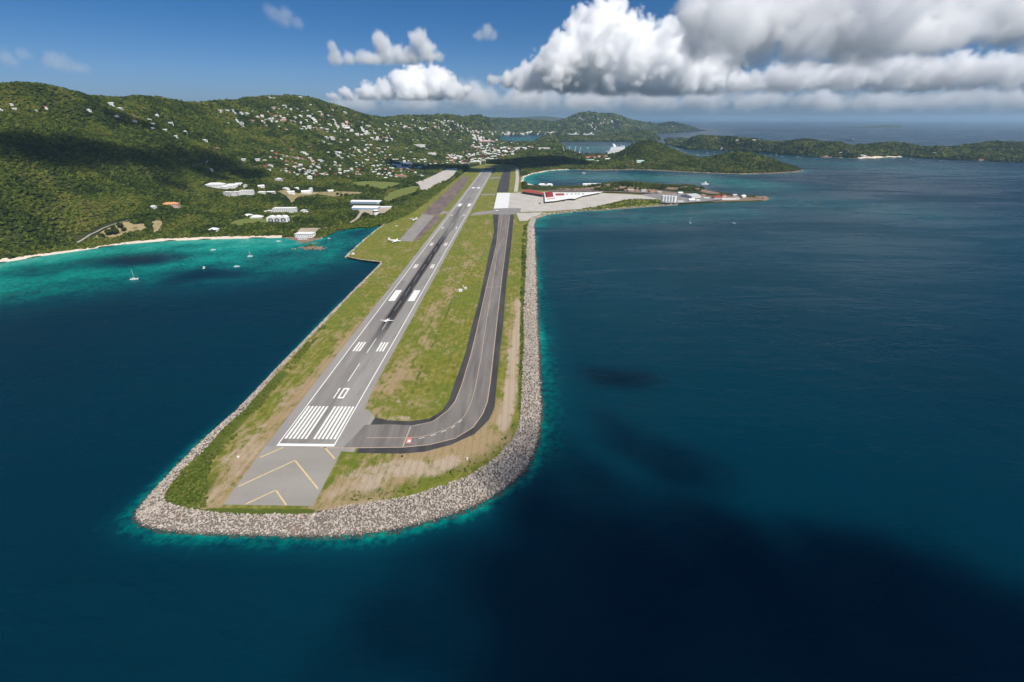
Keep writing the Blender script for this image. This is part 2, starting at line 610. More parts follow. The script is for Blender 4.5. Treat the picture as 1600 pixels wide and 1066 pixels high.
air_poly0 = air_coast + wm([(900, 331.5), (950, 329), (1000, 325), (1030, 323), (1033, 306), (1000, 303), (940, 301), (866, 299), (815, 296), (812, 262), (800, 257.5), (760, 256), (737, 261), (720, 274), (700, 289), (665, 318), (640, 335)])
AIRP = np.array(air_poly0)
spit_poly = wm(SPIT_FRONT) + wm(SPIT_BACK) + wm([(820, 292), (820, 330)])


class Patch:
    allp = []

    def __init__(s, name, poly, ctrl, xs, ys, slope=.45, rough=14, label='', rock=None, c=160, extra=(), sky=None, seed=3):
        s.poly = np.array(poly)
        s.xs, s.ys = xs, ys
        X, Y = np.meshgrid(xs, ys)
        pts = np.stack([X.ravel(), Y.ravel()], 1)
        sd = sdist(pts, s.poly)
        pc = [AT(x, y, Yd) for (x, y, Yd) in ctrl] + [np.array(e, float) for e in extra]
        pc = np.array(pc)
        A, B = s.poly, np.roll(s.poly, -1, 0)
        co = np.concatenate([A, (A + B) / 2])
        pc = np.concatenate([pc, np.concatenate([co, np.full((len(co), 1), 1.2)], 1)])
        n = len(pc)
        phi = lambda a, b: np.sqrt(((a[:, None, :2] - b[None, :, :2]) ** 2).sum(2) + c * c)
        K = np.zeros((n + 1, n + 1))
        K[:n, :n] = phi(pc, pc)
        K[:n, n] = K[n, :n] = 1
        wt = np.linalg.solve(K + np.eye(n + 1) * 1e-6, np.append(pc[:, 2], 0))
        z = np.empty(len(pts))
        for i in range(0, len(pts), 20000):
            q = pts[i:i + 20000]
            z[i:i + 20000] = phi(q, pc) @ wt[:n] + wt[n]
        z = np.maximum(z, 1.2)
        amp = rough * sstep(8, 120, z)
        z = z + amp * (np.abs(fbm(pts[:, 0], pts[:, 1], 420, 4, seed) - .5) * -4 + .55) * 1.2 + amp * .5 * (fbm(pts[:, 0], pts[:, 1], 130, 3, seed + 9) - .5)
        z = np.maximum(z, 1.0)
        if sky is not None:          # keep the crest where the skyline runs
            sk_ = np.array(sky, float)
            for _ in range(3):
                px, py = to_px(pts[:, 0], np.maximum(pts[:, 1], 50), z)
                cap = np.interp(px, sk_[:, 0], sk_[:, 1])
                zc = AT(px, cap, np.maximum(pts[:, 1], 50))[:, 2]
                z = np.where(z > zc, zc - .3 * (z - zc), z)
            z = np.maximum(z, 1.0)
        z = np.minimum(z, .3 + sd * slope + np.maximum(sd, 0) ** 2 * .01)
        z = np.where(sd < 0, np.maximum(sd * .25, -9), z)
        ina = sdist(pts, AIRP) > -4
        z = np.where(ina, np.minimum(z, 1.6), z)
        s.Z = z.reshape(X.shape)
        s.sd = sd.reshape(X.shape)
        nx, ny = len(xs), len(ys)
        idx = np.arange(nx * ny).reshape(ny, nx)
        f = np.stack([idx[:-1, :-1], idx[:-1, 1:], idx[1:, 1:], idx[1:, :-1]], -1).reshape(-1, 4)
        keep = (s.sd.ravel()[f] > -70).any(1)
        f = f[keep]
        used, inv = np.unique(f, return_inverse=True)
        me = arrmesh(name, np.stack([pts[:, 0], pts[:, 1], z], 1)[used], inv.reshape(-1, 4), True)
        rk = np.zeros(len(pts))
        if rock is not None:
            rl, rw = rock
            for l in rl:
                rk = np.maximum(rk, 1 - sstep(rw * .5, rw, seg_dist(pts, P(l))))
        attr(me, 'rock', rk[used])
        s.rk = rk.reshape(X.shape)
        s.ob = link(name, me, None, M['hill'])
        tag(s.ob, label, 'land', kind='structure')
        Patch.allp.append(s)

    def samp(s, G, x, y):
        i = np.clip(np.searchsorted(s.xs, x) - 1, 0, len(s.xs) - 2)
        j = np.clip(np.searchsorted(s.ys, y) - 1, 0, len(s.ys) - 2)
        fx = np.clip((x - s.xs[i]) / (s.xs[i + 1] - s.xs[i]), 0, 1)
        fy = np.clip((y - s.ys[j]) / (s.ys[j + 1] - s.ys[j]), 0, 1)
        v = (G[j, i] * (1 - fx) + G[j, i + 1] * fx) * (1 - fy) + (G[j + 1, i] * (1 - fx) + G[j + 1, i + 1] * fx) * fy
        out = (x < s.xs[0]) | (x > s.xs[-1]) | (y < s.ys[0]) | (y > s.ys[-1])
        return np.where(out, -9, v)


def height(x, y):
    x, y = np.asarray(x, float), np.asarray(y, float)
    z = np.full(x.shape, -9.0)
    for p in Patch.allp:
        z = np.maximum(z, p.samp(p.Z, x, y))
    return z


def grow(a, b, fine, k, lo, hi):
    """coordinates spaced `fine` in [a,b], growing by the factor k outside, out to lo / hi"""
    c = list(np.arange(a, b + fine, fine))
    d = fine
    while c[-1] < hi:
        d *= k
        c.append(c[-1] + d)
    l = []
    d, q = fine, a
    while q > lo:
        d *= k
        q -= d
        l.append(q)
    return np.array(l[::-1] + c)


main_ctrl = [(-60, 330, 880), (-60, 230, 1050), (-60, 150, 1300), (0, 330, 905), (0, 280, 985), (0, 230, 1085), (0, 170, 1250), (0, 131, 1400), (48, 130, 1480), (79, 135, 1560), (140, 151, 1720), (184, 154, 1850), (219, 150, 1930), (245, 153, 2050), (289, 162, 2250), (319, 162, 2350), (376, 155, 2520), (420, 152, 2640), (451, 151, 2720), (481, 154, 2820), (525, 168, 3100), (560, 179, 3400), (595, 188, 3700), (627, 186, 4300),
             (100, 360, 960), (100, 330, 1010), (100, 280, 1110), (100, 230, 1240), (100, 180, 1430), (200, 340, 1065), (200, 300, 1180), (200, 250, 1350), (200, 200, 1570), (270, 318, 1250), (270, 280, 1400), (270, 230, 1600), (330, 345, 1130), (330, 310, 1380), (350, 295, 1470), (330, 265, 1640), (330, 225, 1860), (330, 190, 2080),
             (390, 345, 1140), (390, 310, 1400), (400, 290, 1540), (400, 262, 1780), (400, 220, 2100), (400, 185, 2350), (450, 345, 1150), (450, 300, 1590), (450, 278, 1740), (450, 255, 1900), (450, 220, 2160), (450, 185, 2430), (520, 335, 1290), (520, 300, 1640), (520, 275, 1900), (520, 250, 2130), (520, 220, 2450), (520, 190, 2850), (570, 330, 1350), (580, 300, 1660), (600, 280, 2000), (600, 262, 2300), (600, 245, 2600), (600, 220, 3020), (600, 202, 3400),
             (650, 265, 2440), (650, 245, 2880), (650, 222, 3500), (650, 203, 4100), (660, 184, 4700), (697, 182, 5000), (720, 185, 5400), (747, 184, 6100), (765, 187.5, 6700), (700, 264, 2450), (700, 248, 3000), (700, 232, 3800), (700, 218, 4300), (700, 203, 4650), (740, 250, 3050), (740, 236, 4000), (740, 222, 5000), (740, 206, 5600), (775, 246, 3350), (775, 233, 4300),
             (840, 258, 2650), (850, 246, 2850), (880, 247, 2900), (915, 251, 2950), (820, 250, 3000), (930, 248, 3190), (950, 250.5, 3050), (960, 258, 2650), (975, 240, 2850), (995, 226, 2930), (1010, 222.5, 2960), (1028, 226, 2960), (1050, 236, 2900), (1010, 245, 2700), (1040, 255, 2600), (1075, 250, 2760), (1100, 252, 2700), (1125, 243, 2740), (1150, 237.5, 2760), (1175, 241, 2740), (1200, 249, 2700), (1225, 258, 2610), (1150, 255, 2600), (860, 233, 4000), (840, 236, 3900), (855, 226, 4600)]
main_extra = [(-2100, 1900, 290), (-1500, 2400, 240), (-1900, 2900, 200), (-1300, 3600, 170), (-3000, 3200, 150), (-4500, 4000, 120), (-7000, 3000, 120), (-7000, 7000, 60), (-2300, 1500, 300), (-3400, 1500, 260), (-2400, 900, 160), (-3600, 900, 140), (-1300, 5000, 140), (-2600, 6500, 80), (-1200, 7000, 140), (-700, 7900, 120), (-1500, 8800, 60)]
SKY_MAIN = [(-300, 122), (-60, 131), (0, 133), (48, 131.5), (79, 136.5), (110, 144), (140, 152), (184, 155), (219, 151), (245, 154), (289, 163), (319, 162.5), (376, 156), (420, 152.5), (451, 151.5), (481, 154), (525, 168), (560, 178), (596, 187.5), (627, 185), (660, 183.5), (697, 181.5), (720, 185), (747, 183), (778, 189), (800, 222), (810, 222), (870, 222), (905, 243), (930, 243), (960, 241), (985, 229), (1010, 223), (1028, 226), (1050, 236), (1080, 248), (1100, 250), (1125, 243), (1150, 238.5), (1175, 241.5), (1200, 248), (1225, 257), (1254, 266), (1300, 270)]
main = Patch('hillside', main_poly, main_ctrl, grow(-1700, 250, 13, 1.05, -8200, 1800), grow(760, 2900, 12, 1.035, 480, 9700),   .42, 20,
             'green hills of the main island rising behind the bay', rock=([[(929, 266.5), (992, 265.5), (1055, 268.5), (1130, 272)], [(1130, 272), (1190, 272), (1243, 269), (1254, 267)], [(455, 374), (470, 379), (490, 376), (503, 373)]], 36), extra=main_extra, sky=SKY_MAIN)
spit = Patch('terminal_spit', spit_poly, [(949, 290, 1760), (975, 287, 1770), (998, 288, 1775), (1027, 292, 1760), (1062, 294, 1740), (1076, 291.5, 1735), (1090, 297, 1690), (1108, 302, 1640), (1000, 303, 1660), (1050, 305, 1620), (1100, 308, 1580), (900, 296, 1760), (1185, 308, 1560), (960, 310, 1570)],
             np.arange(0, 1100, 7.0), np.arange(1380, 2000, 7.0), .5, 3, 'low spit of land beyond the apron ending in a rocky point', rock=([[(945, 296), (960, 293), (985, 292), (1010, 293)], [(1050, 297), (1085, 298), (1112, 303)], [(1190, 312), (1200, 309)], [(960, 299), (1010, 300), (1060, 304), (1110, 309), (1150, 309)], [(1040, 316), (1100, 314), (1170, 312)], [(880, 296), (940, 297)]], 34), c=40)
isl_front = [(1040, 226), (1075, 234), (1119, 235), (1178, 238), (1225, 242), (1287, 246), (1350, 248.3), (1380, 247), (1412, 245.5), (1444, 247.5), (1506, 250.6), (1600, 253.7), (1720, 256)]
isl_back = [(1760, 246), (1600, 236), (1500, 237), (1400, 234), (1300, 231), (1200, 226), (1100, 219), (1040, 217)]
isle = Patch('water_ridge_island', wm(isl_front) + wm(isl_back), [(1050, 213.5, 4600), (1100, 214, 4450), (1140, 216, 4250), (1178, 219, 4000), (1206, 225, 3800), (1225, 223, 3760), (1262, 219.5, 3700), (1287, 225, 3600), (1312, 224, 3560), (1331, 230.5, 3500), (1366, 227, 3540), (1400, 225, 3600), (1444, 232.5, 3480), (1490, 232.5, 3440), (1519, 228, 3500), (1550, 224.5, 3560), (1600, 226, 3560), (1680, 228, 3560), (1150, 229, 4000), (1250, 234, 3500), (1350, 241, 3300)],
             grow(1200, 4200, 26, 1.08, 900, 5600), grow(3000, 4700, 26, 1.08, 2900, 6000), .4, 9, 'long wooded island ridge across the strait', rock=([[(1287, 246), (1350, 248.5), (1380, 247)]], 30), c=90, sky=[(1000, 216), (1100, 214), (1140, 216), (1178, 219), (1206, 225), (1225, 223), (1262, 219.5), (1287, 225), (1312, 224), (1331, 230.5), (1366, 227), (1400, 225), (1444, 232.5), (1490, 232.5), (1519, 228), (1550, 224.5), (1600, 226), (1750, 228)])
hass = Patch('harbour_island', wm([(836, 223), (870, 221.8), (905, 221.2), (950, 221), (990, 221.5), (1022, 221), (1030, 218)]) + wm([(1010, 213), (950, 213.5), (900, 214), (850, 216), (838, 220)]), [(850, 218, 5900), (880, 214.8, 6100), (920, 215.5, 6100), (950, 215, 6100), (980, 209, 6150), (1000, 206.5, 6200), (1015, 210, 6200)],
             np.arange(200, 2200, 32.0), np.arange(5000, 7400, 32.0), .35, 6, 'low dark green island lying across the harbour', c=120, sky=[(830, 222), (850, 218), (880, 214.8), (920, 215.5), (950, 215), (980, 209), (1000, 206.5), (1015, 210), (1035, 220)])
far = Patch('harbour_hills', wm([(740, 213), (790, 211.7), (850, 210.8), (880, 213), (930, 213.6), (960, 212), (1000, 211), (1030, 209), (1060, 207.3), (1090, 205.6), (1106, 204.3)]) + wm([(1100, 203), (1050, 202), (960, 200.5), (800, 200), (640, 200)]), [(778, 188, 8700), (829, 190, 9200), (850, 191, 9200), (868, 194, 9000), (890, 187, 8900), (905, 180, 8850), (914, 177.6, 8800), (933, 181, 8900), (957, 181, 9000), (970, 185, 9100), (984, 190.5, 9300), (1022, 196.5, 9700), (1050, 193.5, 10000), (1081, 201.5, 10300), (910, 200, 8300), (950, 200, 8400), (1000, 204, 9000), (800, 204, 8300)],
            np.arange(-1400, 4600, 60.0), np.arange(7000, 13800, 60.0), .3, 16, 'hazy far hills behind the harbour with one cone shaped peak', c=220, extra=[(1300, 11500, 20), (0, 12000, 20), (3000, 12000, 10)], sky=[(600, 200), (720, 192), (778, 188), (829, 190), (868, 194), (890, 187), (905, 180), (914, 177.6), (933, 181), (957, 181), (970, 185), (984, 190.5), (1022, 196.5), (1050, 193.5), (1081, 201.5), (1110, 205)])
mts = Patch('far_mountains', [(-1500, 17000), (3200, 17000), (3600, 21000), (-1500, 21000)], [(794, 184.5, 19000), (820, 183, 19000), (838, 181.6, 19000), (852, 181.4, 19000), (870, 183.5, 19000), (891, 186, 19000), (920, 188, 19000), (760, 186, 19000)],
            np.arange(-1700, 3800, 110.0), np.arange(16800, 21200, 110.0), .3, 18, 'pale blue mountains on the horizon beyond the harbour', c=300, sky=[(700, 188), (760, 187), (794, 184.5), (820, 183), (838, 181.6), (852, 181.4), (870, 183.5), (891, 186.2), (920, 190), (960, 192)])
cay = Patch('low_cay', [(9700, 15000), (10400, 14700), (11300, 14900), (11900, 15200), (11500, 15700), (10300, 15700)], [(1385, 195.3, 15200), (1405, 196.2, 15200), (1366, 197, 15200)], np.arange(9500, 12100, 90.0), np.arange(14500, 15900, 90.0), .2, 4, 'flat green cay far out on the open sea', c=150)


def hit(pts):
    """where the ray of a photograph point meets the land (airfield and sea included)"""
    a = np.asarray(pts, float).reshape(-1, 2)
    res = []
    for (x, y) in a:
        u, h, kk = ray(x, y)
        t = HIT_Y / h
        z = CAMZ + kk * t
        g = np.maximum(height(u * t, HIT_Y), 0)
        i = int(np.argmax(z <= g))
        if z[i] <= g[i]:
            res.append((u * t[i], HIT_Y[i], g[i]))
        else:
            res.append((*P([(x, y)])[0], 0.0))
    return np.array(res, float)


HIT_Y = np.geomspace(80, 12000, 1900)

# ------------------------------------------------------------------ sea
sx_ = grow(-1100, 900, 9, 1.045, -70000, 70000)
sy_ = grow(100, 1150, 8, 1.03, -70000, 70000)
X, Y = np.meshgrid(sx_, sy_)
spt = np.stack([X.ravel(), Y.ravel()], 1)
shoal_sheen = np.zeros(len(spt))
near = (np.abs(spt[:, 0]) < 6000) & (spt[:, 1] > 0) & (spt[:, 1] < 9000)
q = spt[near]
v = np.zeros(len(q))


def shore_sheen_band(line, reach, peak, power=1.0, z=0):
    global v
    d = seg_dist(q, P(line, z))
    v = np.maximum(v, peak * np.exp(-(d / reach) ** power))


shore_sheen_band([(-120, 432), (0, 411), (60, 401), (130, 391), (190, 382), (250, 377), (300, 375), (360, 373), (440, 371.5)], 5, .98, 1.5)
shore_sheen_band([(-120, 432), (0, 411), (60, 401), (130, 391), (190, 382), (250, 377), (300, 375), (360, 373), (440, 371.5)], 125, .74, 2.6)
shore_sheen_band([(300, 385), (400, 385), (440, 382)], 70, .68, 2.5)
shore_sheen_band([(-120, 440), (100, 420), (250, 404), (440, 392)], 190, .50, 2.8)
shore_sheen_band([(450, 374), (470, 381), (490, 380), (503, 374)], 22, .62, 1.6)
shore_sheen_band([(503, 374), (553, 358), (599, 353)], 26, .42, 1.5)
shore_sheen_band([(599, 353), (570, 376), (540, 402)], 40, .36, 1.5)
shore_sheen_band(AIR_LEFT[4:16], 4, .40, 1.2)
shore_sheen_band(AIR_LEFT[13:24], 5.5, .56, 1.2)
shore_sheen_band(AIR_LEFT[14:30], 10, .36, 1.3)
shore_sheen_band(AIR_LEFT[23:36], 6.5, .56, 1.2)
shore_sheen_band(AIR_LEFT[28:37], 30, .27, 1.4)
shore_sheen_band(AIR_LEFT[36:39] + SPIT_FRONT[:3], 45, .50, 1.5)
shore_sheen_band(SPIT_FRONT, 60, .30, 1.4)
shore_sheen_band(BAY[1:], 12, .95, 1.5)
shore_sheen_band(BAY, 70, .60, 1.6)
shore_sheen_band(PEN_FRONT, 60, .40, 1.4)
shore_sheen_band([(850, 275), (900, 277), (1000, 277), (1100, 281), (1180, 290)], 230, .33, 2)
shore_sheen_band([(980, 290), (1100, 310), (1300, 320), (1400, 330)], 300, .2, 2)  # shelf tone, lightened as well for the sheen on the right-hand water
shore_sheen_band([(850, 345), (1000, 340), (1150, 330)], 190, .24, 1.6)
shore_sheen_band([(900, 420), (1000, 400), (1200, 380), (1400, 360)], 420, .13, 2)  # lightens open water: its sheen is put into the colour
shore_sheen_band([(900, 232), (960, 232)], 700, .30, 2)
shore_sheen_band([(1100, 243), (1250, 252), (1400, 262)], 500, .2, 2)
shore_sheen_band([(1290, 246), (1350, 248.5), (1412, 246)], 40, .5, 1.5)
shore_sheen_band([(800, 218)], 900, .32, 2) if False else None
shore_sheen_band([(780, 218), (840, 217)], 900, .34, 2)
for (x, y, rx, ry, a) in [(235, 404, 55, 11, .34), (215, 409, 40, 8, .2), (150, 409, 45, 10, .22), (300, 428, 34, 16, .26), (345, 428, 45, 7, .26), (430, 402, 40, 14, .16), (170, 387, 40, 4, .25), (300, 384, 30, 3.5, .2), (60, 424, 45, 9, .18), (1010, 350, 60, 25, .0)]:
    c0 = P([(x, y)])[0]
    m_ = mpp(c0[1])
    ryw = abs(P([(x, y - ry)])[0][1] - P([(x, y + ry)])[0][1]) / 2
    e = ((q[:, 0] - c0[0]) / (rx * m_)) ** 2 + ((q[:, 1] - c0[1]) / ryw) ** 2
    v = v - a * np.exp(-e ** 1.5)
shoal_sheen[near] = np.clip(v, 0, 1)
nx, ny = len(sx_), len(sy_)
idx = np.arange(nx * ny).reshape(ny, nx)
f = np.stack([idx[:-1, :-1], idx[:-1, 1:], idx[1:, 1:], idx[1:, :-1]], -1).reshape(-1, 4)
me = arrmesh('sea', np.stack([spt[:, 0], spt[:, 1], np.zeros(len(spt))], 1), f, True)
attr(me, 'shoal_sheen', shoal_sheen)
tag(link('sea', me, None, M['sea']), 'deep blue sea turning turquoise in the shallows', 'sea', kind='structure')

# ------------------------------------------------------------------ airfield ground
AIR_TOP = [(601, 351), (590, 358.5), (571, 374), (548, 395), (543, 401.5), (562, 405.5), (599, 410), (551, 458), (504, 507), (441, 572), (381, 640), (344, 673), (313, 709), (284.5, 733), (256, 770), (255, 786), (283, 793), (315, 800), (387, 805), (489, 805), (496, 799), (560, 788), (605, 783), (649, 775), (683, 763), (733, 746), (775.5, 718), (804, 687), (815, 653), (816.5, 616), (818, 560), (820, 532), (819, 482), (822, 431), (824, 381), (825, 352), (830, 340), (852, 334)]
top_w = wm(AIR_TOP, ZR)
air_in = top_w + wm([(900, 329.5), (950, 327), (1000, 323), (1030, 321), (1033, 306), (1000, 303), (940, 301), (866, 299), (815, 296), (812, 262), (800, 257.5), (760, 256), (737, 261), (720, 274), (700, 289), (665, 318), (640, 335)], ZR)


def cdt_mesh(name, poly, spacing, zf, jitter=.3):
    poly = np.array(poly)
    lo, hi = poly.min(0), poly.max(0)
    pts = []
    y = lo[1]
    while y < hi[1]:
        s_ = spacing(y) if callable(spacing) else spacing
        xs = np.arange(lo[0], hi[0], s_)
        pts.append(np.stack([xs + rng.uniform(-jitter, jitter, len(xs)) * s_, np.full(len(xs), y) + rng.uniform(-jitter, jitter, len(xs)) * s_], 1))
        y += s_
    pts = np.concatenate(pts)
    s0 = spacing(lo[1]) if callable(spacing) else spacing
    pts = pts[sdist(pts, poly) > s0 * .4]
    n = len(poly)
    verts = [Vector(p) for p in poly] + [Vector(p) for p in pts]
    ov, oe, of, *_ = delaunay_2d_cdt(verts, [(i, (i + 1) % n) for i in range(n)], [list(range(n))], 1, .01)
    co = np.array([(p[0], p[1]) for p in ov])
    tri = np.array([t for t in of if len(t) == 3])
    z = zf(co[:, 0], co[:, 1]) if callable(zf) else np.full(len(co), zf)
    a, b, c_ = (co[tri[:, i]] for i in range(3))
    flip = ((b - a)[:, 0] * (c_ - a)[:, 1] - (b - a)[:, 1] * (c_ - a)[:, 0]) < 0
    tri[flip] = tri[flip][:, ::-1]
    return arrmesh(name, np.concatenate([co, z[:, None]], 1), tri), co


me, co = cdt_mesh('airfield_ground', air_in, lambda y: 4.0 if y < 750 else (8.0 if y < 1400 else 20.0), ZR)
bare = np.zeros(len(co))
dry = np.zeros(len(co))
lush = np.zeros(len(co))
for (l, wd, a) in [([(812, 470), (809, 520), (800, 560), (796, 600), (793, 640), (786, 668)], 5.5, .95), ([(806, 560), (801, 600), (798, 645)], 4, .8), ([(575, 757), (605, 732), (640, 730), (675, 735), (700, 724)], 10, .85), ([(545, 742), (600, 728), (640, 722)], 6, .6), ([(520, 775), (560, 755), (600, 748)], 6, .5),
                   ([(325, 790), (345, 762), (372, 730), (405, 695)], 7, .55), ([(350, 722), (390, 690), (410, 668)], 6, .45), ([(430, 640), (455, 612)], 6, .4), ([(610, 655), (625, 652), (640, 655)], 4, .7), ([(624, 632), (622, 622)], 4, .6), ([(560, 540), (575, 522)], 5, .3), ([(700, 419), (740, 414)], 6, .45), ([(712, 455), (728, 449)], 6, .5)]:
    bare = np.maximum(bare, a * (1 - sstep(wd * .4, wd * 1.5, seg_dist(co, P(l, ZR)))))
for (l, wd, a) in [([(330, 790), (415, 690), (480, 610), (560, 520), (640, 430)], 12, .75), ([(580, 640), (620, 590), (660, 540)], 22, .38), ([(640, 560), (680, 480), (720, 420), (745, 390)], 14, .3), ([(520, 790), (580, 750), (640, 715), (760, 690)], 22, .6), ([(810, 470), (800, 560), (780, 680)], 9, .5), ([(440, 580), (500, 520)], 10, .3)]:
    dry = np.maximum(dry, a * (1 - sstep(wd * .4, wd * 1.6, seg_dist(co, P(l, ZR)))))
for (l, wd, a) in [([(262, 780), (285, 755), (300, 735), (320, 712), (350, 680), (385, 645), (440, 585)], 7, .8), ([(290, 785), (320, 760)], 10, .7), ([(290, 797), (390, 801), (485, 801)], 3.5, .9), ([(545, 775), (600, 768), (650, 758), (700, 742), (760, 712), (790, 690), (808, 660)], 8, .5), ([(530, 722), (560, 722)], 5, .5), ([(814, 640), (815, 560), (816, 480), (818, 400)], 4, .7), ([(713, 457), (654.5, 586), (646, 616)], 1.6, .8),
                   ([(660, 645), (690, 600), (715, 540)], 9, .35), ([(741, 470), (757, 420), (765, 360)], 16, .35), ([(560, 395), (610, 390), (640, 388)], 22, .42), ([(620, 640), (680, 648)], 8, .4)]:
    lush = np.maximum(lush, a * (1 - sstep(wd * .4, wd * 1.6, seg_dist(co, P(l, ZR)))))
attr(me, 'bare', bare)
attr(me, 'dry', dry)
attr(me, 'lush', lush)
ground = link('airfield_ground', me, None, M['turf'])
tag(ground, 'grass and bare earth of the airfield built out into the sea', 'ground', kind='structure')


# the bank between the grass and the water
def resample(line, step):
    L = np.asarray(line, float)
    s = np.concatenate([[0], np.cumsum(np.linalg.norm(np.diff(L, axis=0), axis=1))])
    n = max(2, int(s[-1] / step))
    t = np.linspace(0, s[-1], n)
    return np.stack([np.interp(t, s, L[:, 0]), np.interp(t, s, L[:, 1])], 1)


assert len(AIR_TOP) == len(AIR_LEFT) - 1 or True
coast_r = resample(np.array(air_coast + wm(SPIT_FRONT[1:5])), 6.0)
topl = np.array(top_w + wm([(900, 329.5), (950, 327), (1000, 323), (1058, 319)], ZR))


def closest(pts, line):
    A, B = line[:-1], line[1:]
    best = np.full(len(pts), 1e18)
    res = np.zeros((len(pts), 2))
    for a, b in zip(A, B):
        ab = b - a
        t = np.clip(((pts - a) @ ab) / (ab @ ab + 1e-9), 0, 1)
        c_ = a + t[:, None] * ab
        d = ((pts - c_) ** 2).sum(1)
        m_ = d < best
        best[m_] = d[m_]
        res[m_] = c_[m_]
    return res


inner = closest(coast_r, topl)
n = len(coast_r)
nrm = coast_r - inner
wid = np.linalg.norm(nrm, axis=1)
nrm = nrm / np.maximum(wid, .5)[:, None]
bv = np.concatenate([np.concatenate([inner - nrm * 1.5, np.full((n, 1), ZR - .25)], 1), np.concatenate([inner + (coast_r - inner) * .45, np.full((n, 1), ZR - .9)], 1), np.concatenate([coast_r + nrm * .5, np.full((n, 1), -.7)], 1), np.concatenate([coast_r + nrm * 5, np.full((n, 1), -5.)], 1)])
bf = []
for r_ in range(3):
    for i in range(n - 1):
        bf.append((r_ * n + i, r_ * n + i + 1, (r_ + 1) * n + i + 1, (r_ + 1) * n + i))
bank = link('sea_bank', arrmesh('sea_bank', bv, np.array(bf)), None, M['bank'])
tag(bank, 'stone bank under the armour rocks round the airfield', 'bank', kind='structure')

# armour rocks, thousands of angular blocks joined in one mass
ico_v = np.array([(0, 0, 1), (.894, 0, .447), (.276, .851, .447), (-.724, .526, .447), (-.724, -.526, .447), (.276, -.851, .447), (.724, .526, -.447), (-.276, .851, -.447), (-.894, 0, -.447), (-.276, -.851, -.447), (.724, -.526, -.447), (0, 0, -1)])
ico_f = np.array([(0, 1, 2), (0, 2, 3), (0, 3, 4), (0, 4, 5), (0, 5, 1), (1, 6, 2), (2, 7, 3), (3, 8, 4), (4, 9, 5), (5, 10, 1), (2, 6, 7), (3, 7, 8), (4, 8, 9), (5, 9, 10), (1, 10, 6), (11, 7, 6), (11, 8, 7), (11, 9, 8), (11, 10, 9), (11, 6, 10)])


def rocks(name, pos, size, mat, label, flat=.8):
    n = len(pos)
    v = np.repeat(ico_v[None], n, 0) * (1 + rng.uniform(-.28, .28, (n, 12, 1)))
    v = v * (rng.uniform(.55, 1.35, (n, 1, 3)) * np.array([1, 1, flat]))
    a, b = rng.uniform(0, 6.28, n), rng.normal(0, .5, n)
    ca, sa, cb, sb = np.cos(a)[:, None], np.sin(a)[:, None], np.cos(b)[:, None], np.sin(b)[:, None]
    x, y, z = v[..., 0], v[..., 1], v[..., 2]
    y, z = y * cb - z * sb, y * sb + z * cb
    x, y = x * ca - y * sa, x * sa + y * ca
    v = np.stack([x, y, z], -1) * np.asarray(size)[:, None, None] + pos[:, None, :]
    f = ico_f[None] + (np.arange(n) * 12)[:, None, None]
    o = link(name, arrmesh(name, v.reshape(-1, 3), f.reshape(-1, 3)), None, mat)
    tag(o, label, 'rocks', kind='stuff')
    return o


seglen = 6.0
rp, rs = [], []
for i in range(n - 1):
    w_ = wid[i]
    dist = np.hypot(*coast_r[i])
    s_ = 1.12 if dist < 560 else (1.6 if dist < 900 else (2.4 if dist < 1200 else 3.4))
    cnt = rng.poisson(max(w_ * .95 + .8, 2.4) * seglen / (s_ * s_) * 1.75)
    t = rng.uniform(-.06, 1.1, cnt)
    q_ = rng.uniform(0, 1, cnt)
    e0 = inner[i] + (inner[i + 1] - inner[i]) * q_[:, None]
    e1 = coast_r[i] + (coast_r[i + 1] - coast_r[i]) * q_[:, None]
    xy = e0 + (e1 - e0) * t[:, None]
    z = np.interp(t, [-.1, .12, .5, 1.0, 1.12], [ZR - .2, ZR + .5, ZR - .3, -.3, -1.1]) + rng.uniform(-.3, .45, cnt)
    sz = s_ * (.34 + .55 * rng.uniform(0, 1, cnt) ** 2.2)
    rp.append(np.concatenate([xy, z[:, None]], 1))
    rs.append(sz)
rp, rs = np.concatenate(rp), np.concatenate(rs)
rocks('armour_rocks', rp, rs, M['rock'], 'pale angular armour rocks heaped along the edge of the airfield')

# rocky islet and shore stones
lay = []
for (x, y, sx0, sy0, nn, s0) in [(486, 388, 26, 9, 150, 2.2), (480, 380, 22, 8, 40, 1.5), (497, 389, 14, 6, 60, 1.8)]:
    c0 = P([(x, y)])[0]
    a = rng.normal(0, .45, (nn, 2)) * np.array([sx0, sy0 * 1.6]) * .9
    r2 = (a ** 2).sum(1) / (sx0 ** 2)
    lay.append(np.concatenate([c0 + a, (1.6 * np.exp(-r2 * 6) + rng.uniform(-.5, .3, nn))[:, None], np.full((nn, 1), s0)], 1))
lay = np.concatenate(lay)
rocks('rocky_islet', lay[:, :3], lay[:, 3] * rng.uniform(.5, 1.2, len(lay)), M['shore_rock'], 'brown rocky islet off the headland beside the inlet')
for (nm, x, y, sx0, nn, s0, lb) in [('reef_rock', 1275, 317, 7, 9, 2.0, 'small dark reef rock breaking the surface beyond the spit'), ('point_rock', 1190, 311, 13, 70, 4.0, 'rust brown boulders at the end of the spit')]:
    c0 = P([(x, y)])[0]
    a = rng.normal(0, .5, (nn, 2)) * sx0
    rocks(nm, np.concatenate([c0 + a, np.maximum(height(c0[0] + a[:, 0], c0[1] + a[:, 1]), 0)[:, None] + rng.uniform(-.4, .8, (nn, 1))], 1), s0 * rng.uniform(.5, 1.2, nn), M['shore_rock'], lb)
sh = resample(P(PEN_FRONT), 5)
nn = len(sh) * 3
pk = sh[rng.integers(0, len(sh), nn)] + rng.normal(0, 5, (nn, 2))
